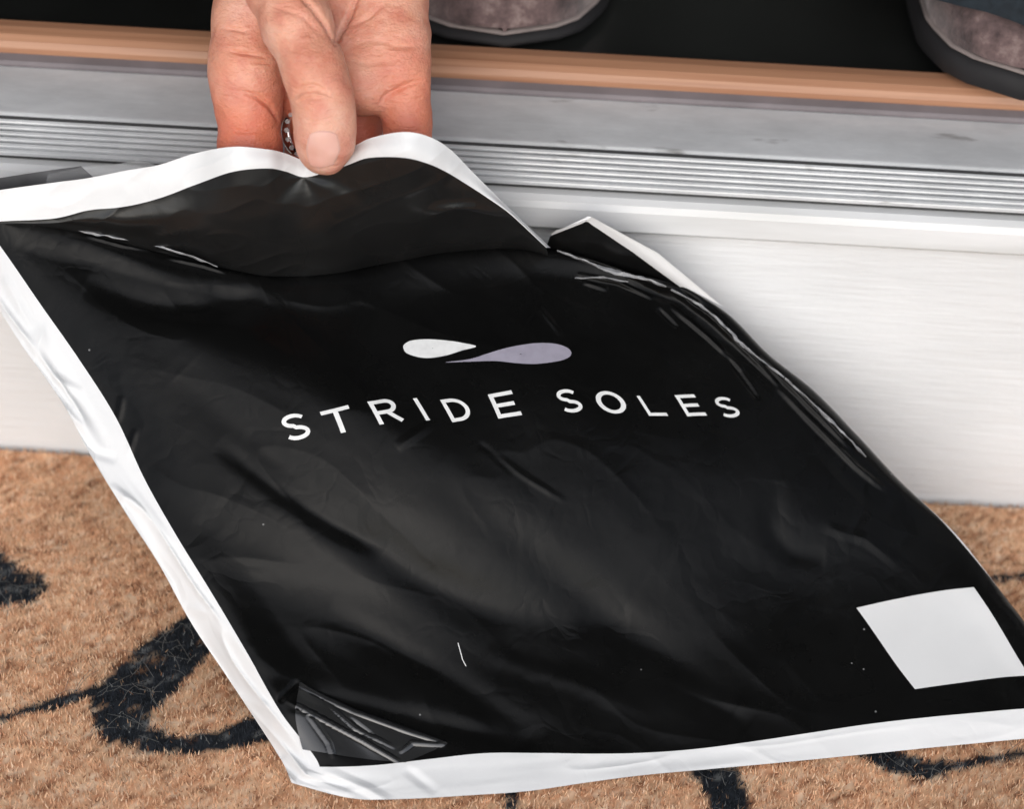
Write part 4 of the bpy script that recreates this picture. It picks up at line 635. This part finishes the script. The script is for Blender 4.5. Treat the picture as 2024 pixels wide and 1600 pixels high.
# finger ring: silver band set with a row of stones
rc = RING[0]; ctr = Vector(rc[:3]); rad = rc[3]; axis = (rt*.80-fw*.58+up*.1).normalized(); e1 = axis.orthogonal().normalized(); e2 = axis.cross(e1)
NS, NT = 48, 10; Vr, Qr = [], []
for i in range(NS):
    a = 2*math.pi*i/NS; d = e1*math.cos(a)+e2*math.sin(a)
    for k in range(NT):
        b = 2*math.pi*k/NT; Vr.append(tuple(ctr+d*(rad+.0009*math.cos(b))+axis*.0022*math.sin(b)))
for i in range(NS):
    for k in range(NT): Qr.append((i*NT+k, i*NT+(k+1) % NT, ((i+1) % NS)*NT+(k+1) % NT, ((i+1) % NS)*NT+k))
ringo = fast('finger_ring', np.array(Vr), np.array(Qr), MT['silver'], hand); ringo['label'] = 'silver ring set with a row of clear stones'
bm = bmesh.new(); bmesh.ops.create_icosphere(bm, subdivisions=1, radius=.00115); stone = bpy.data.meshes.new('stone'); bm.to_mesh(stone); bm.free(); stone.materials.append(MT['gem'])
for i in range(16):
    a = 2*math.pi*i/16; so = bpy.data.objects.new('stone', stone); C.objects.link(so); so.parent = ringo; so.location = ctr+(e1*math.cos(a)+e2*math.sin(a))*(rad+.0008)+axis*.0012; so.rotation_euler = (i, i*2, 0)
# sleeve over the forearm, above the picture
arm = np.asarray(HAND['arm']); c0, c1 = Vector(arm[3, :3]), Vector(arm[4, :3]); ax = (c1-c0).normalized(); s1 = ax.orthogonal().normalized(); s2 = ax.cross(s1); Vk, Qk = [], []
LS = [(-.012, 1.22), (0, 1.25), (.06, 1.3), (.14, 1.45), (.26, 1.6), (.34, 1.5), (.37, .9), (.375, .02)]
for t, sc in LS:
    for i in range(28):
        a = 2*math.pi*i/28; wv = 1+.03*math.sin(3*a+t*40); Vk.append(tuple(c0+ax*t+(s1*math.cos(a)+s2*math.sin(a))*arm[3, 3]*sc*wv))
for r_ in range(len(LS)-1):
    for i in range(28): Qk.append((r_*28+i, r_*28+(i+1) % 28, (r_+1)*28+(i+1) % 28, (r_+1)*28+i))
fast('sleeve', np.array(Vk), np.array(Qk), MT['denim'], hand)

# ---------------------------------------------------------------- shoes in the doorway
def make_shoe(name, loc, rz, label, sc=1.0, flip=1, sole=.009):
    t = empty(name, loc); t.rotation_euler = (0, 0, rz); t.scale = (sc*flip, sc, sc)
    tag(t, label, 'shoe', 'shoes in the doorway')
    L = .285
    def hw(u): return .049*(np.interp(u, [0, .015, .05, .12, .25, .38, .6, .8, .92, .98, 1], [.0, .36, .62, .84, .99, 1, .78, .72, .68, .45, .0]))
    def off(u): return .006*math.sin(u*3.1)
    def top(u): return np.interp(u, [0, .02, .08, .16, .28, .42, .55, .7, .85, .97, 1], [.018, .030, .043, .050, .057, .070, .088, .098, .100, .092, .07])
    us = [0.0008, .006, .015, .03, .05, .08, .12, .17, .23, .30, .38, .46, .54, .62, .70, .78, .86, .92, .96, .985, .9992]
    n = 28; V, Q = [], []
    for u in us:
        w_ = float(hw(u)); tp = float(top(u))
        for k in range(n):
            a = math.pi*k/(n-1); cx = math.cos(a); sz = math.sin(a)
            x = w_*math.copysign(abs(cx)**.62, cx)*(1+.06*math.sin(a)); z = sole+.002+(tp-.018)*sz**.75+(.002*max(0, 1-u*L/.07)**2)*(1-sz)
            V.append((x+off(u), u*L, z))
    for r_ in range(len(us)-1):
        for k in range(n-1): Q.append((r_*n+k, r_*n+k+1, (r_+1)*n+k+1, (r_+1)*n+k))
    V = np.array(V); V = V+(.0026*vnoise(V, 38., 61)+.0010*vnoise(V, 95., 62))[:, None]*np.array([.3, -.5, .8])
    up_ = fast('upper', V, np.array(Q), MT['suede'], t)
    def slab(nm, z0, z1, grow, mat, rnd=.002):
        th_ = np.linspace(0, 1, 40); out = [(float(hw(u))+grow+off(u) if grow else float(hw(u)), u*L) for u in th_]
        pts = [(float(hw(u))*1.0+grow*min(1, 8*min(u, 1-u)+.35)+off(u), -grow+u*(L+2*grow)) for u in th_]+[(-(float(hw(u))+grow*min(1, 8*min(u, 1-u)+.35))+off(u), -grow+u*(L+2*grow)) for u in th_[::-1][1:-1]]
        m_ = len(pts); VV, QQ = [], []
        cxy = np.array(pts).mean(0)
        for z, s in ((z0, .0), (z0, .97), (z0+rnd, 1.), (z1-rnd, 1.), (z1, .98), (z1, .0)):
            for (x, y) in pts:
                spring = .002*max(0, 1-y/.07)**2
                d = np.array((x, y))-cxy; VV.append((cxy[0]+d[0]*s, cxy[1]+d[1]*s, z+spring*(1 if s else 0)))
        for r_ in range(5):
            for k in range(m_): QQ.append((r_*m_+k, r_*m_+(k+1) % m_, (r_+1)*m_+(k+1) % m_, (r_+1)*m_+k))
        return fast(nm, np.array(VV), np.array(QQ), mat, t)
    slab('sole', 0, sole, .003, MT['rubber']); slab('welt', sole+.0002, sole+.0015, .0012, MT['welt'], .0004)
    bm = bmesh.new()
    for k in range(5):
        yy = .125+k*.018
        bmesh.ops.create_cube(bm, size=1, matrix=Matrix.Translation((0, yy, float(top(yy/L))+.001))@Matrix.Diagonal((.042, .005, .003, 1)))
    bmesh.ops.bevel(bm, geom=list(bm.edges), offset=.001, segments=1, affect='EDGES')
    me = bpy.data.meshes.new('laces'); bm.to_mesh(me); bm.free(); link('laces', me, MT['rubber'], t)
    bm = bmesh.new(); bmesh.ops.create_uvsphere(bm, u_segments=24, v_segments=12, radius=1)
    for v in bm.verts: v.co = Vector((v.co.x*.030, .215+v.co.y*.048, .096+v.co.z*.014))
    me = bpy.data.meshes.new('collar'); bm.to_mesh(me); bm.free(); link('collar', me, MT['denim'], t)
    return t
make_shoe('shoe', (-.014, .0705, SILL+.0005), R(6), 'brown suede shoe behind the hand, just inside the wood strip', 1.0, 1, .006)
make_shoe('shoe', (.197, .044, SILL+.0045), R(-12), 'brown suede shoe at the far right, its toe over the wood strip', 1.0, -1, .012)
def trouser(loc, rz, label, h0):
    V, Q = [], []; n = 40
    for k, (z, s) in enumerate([(h0, 1.0), (h0+.004, 1.03), (h0+.03, 1.0), (h0+.07, .97), (h0+.2, 1.05), (h0+.45, 1.2)]):
        for i in range(n):
            a = 2*math.pi*i/n; wv = 1+.05*math.sin(4*a+k)+.03*math.sin(7*a)
            V.append((.066*s*wv*math.cos(a), .080*s*wv*math.sin(a)+.02*k*.4, z))
    for r_ in range(5):
        for i in range(n): Q.append((r_*n+i, r_*n+(i+1) % n, (r_+1)*n+(i+1) % n, (r_+1)*n+i))
    o = fast('trouser_leg', np.array(V), np.array(Q), MT['denim']); o.location = loc; o.rotation_euler = (0, 0, rz)
    return tag(o, label, 'trousers', 'trouser legs')
trouser((.206, .124, SILL+.0045), 0, 'dark trouser hem hanging over the right-hand shoe', .034)
trouser((-.030, .275, SILL), 0, 'dark trouser leg above the shoe behind the hand', .075)
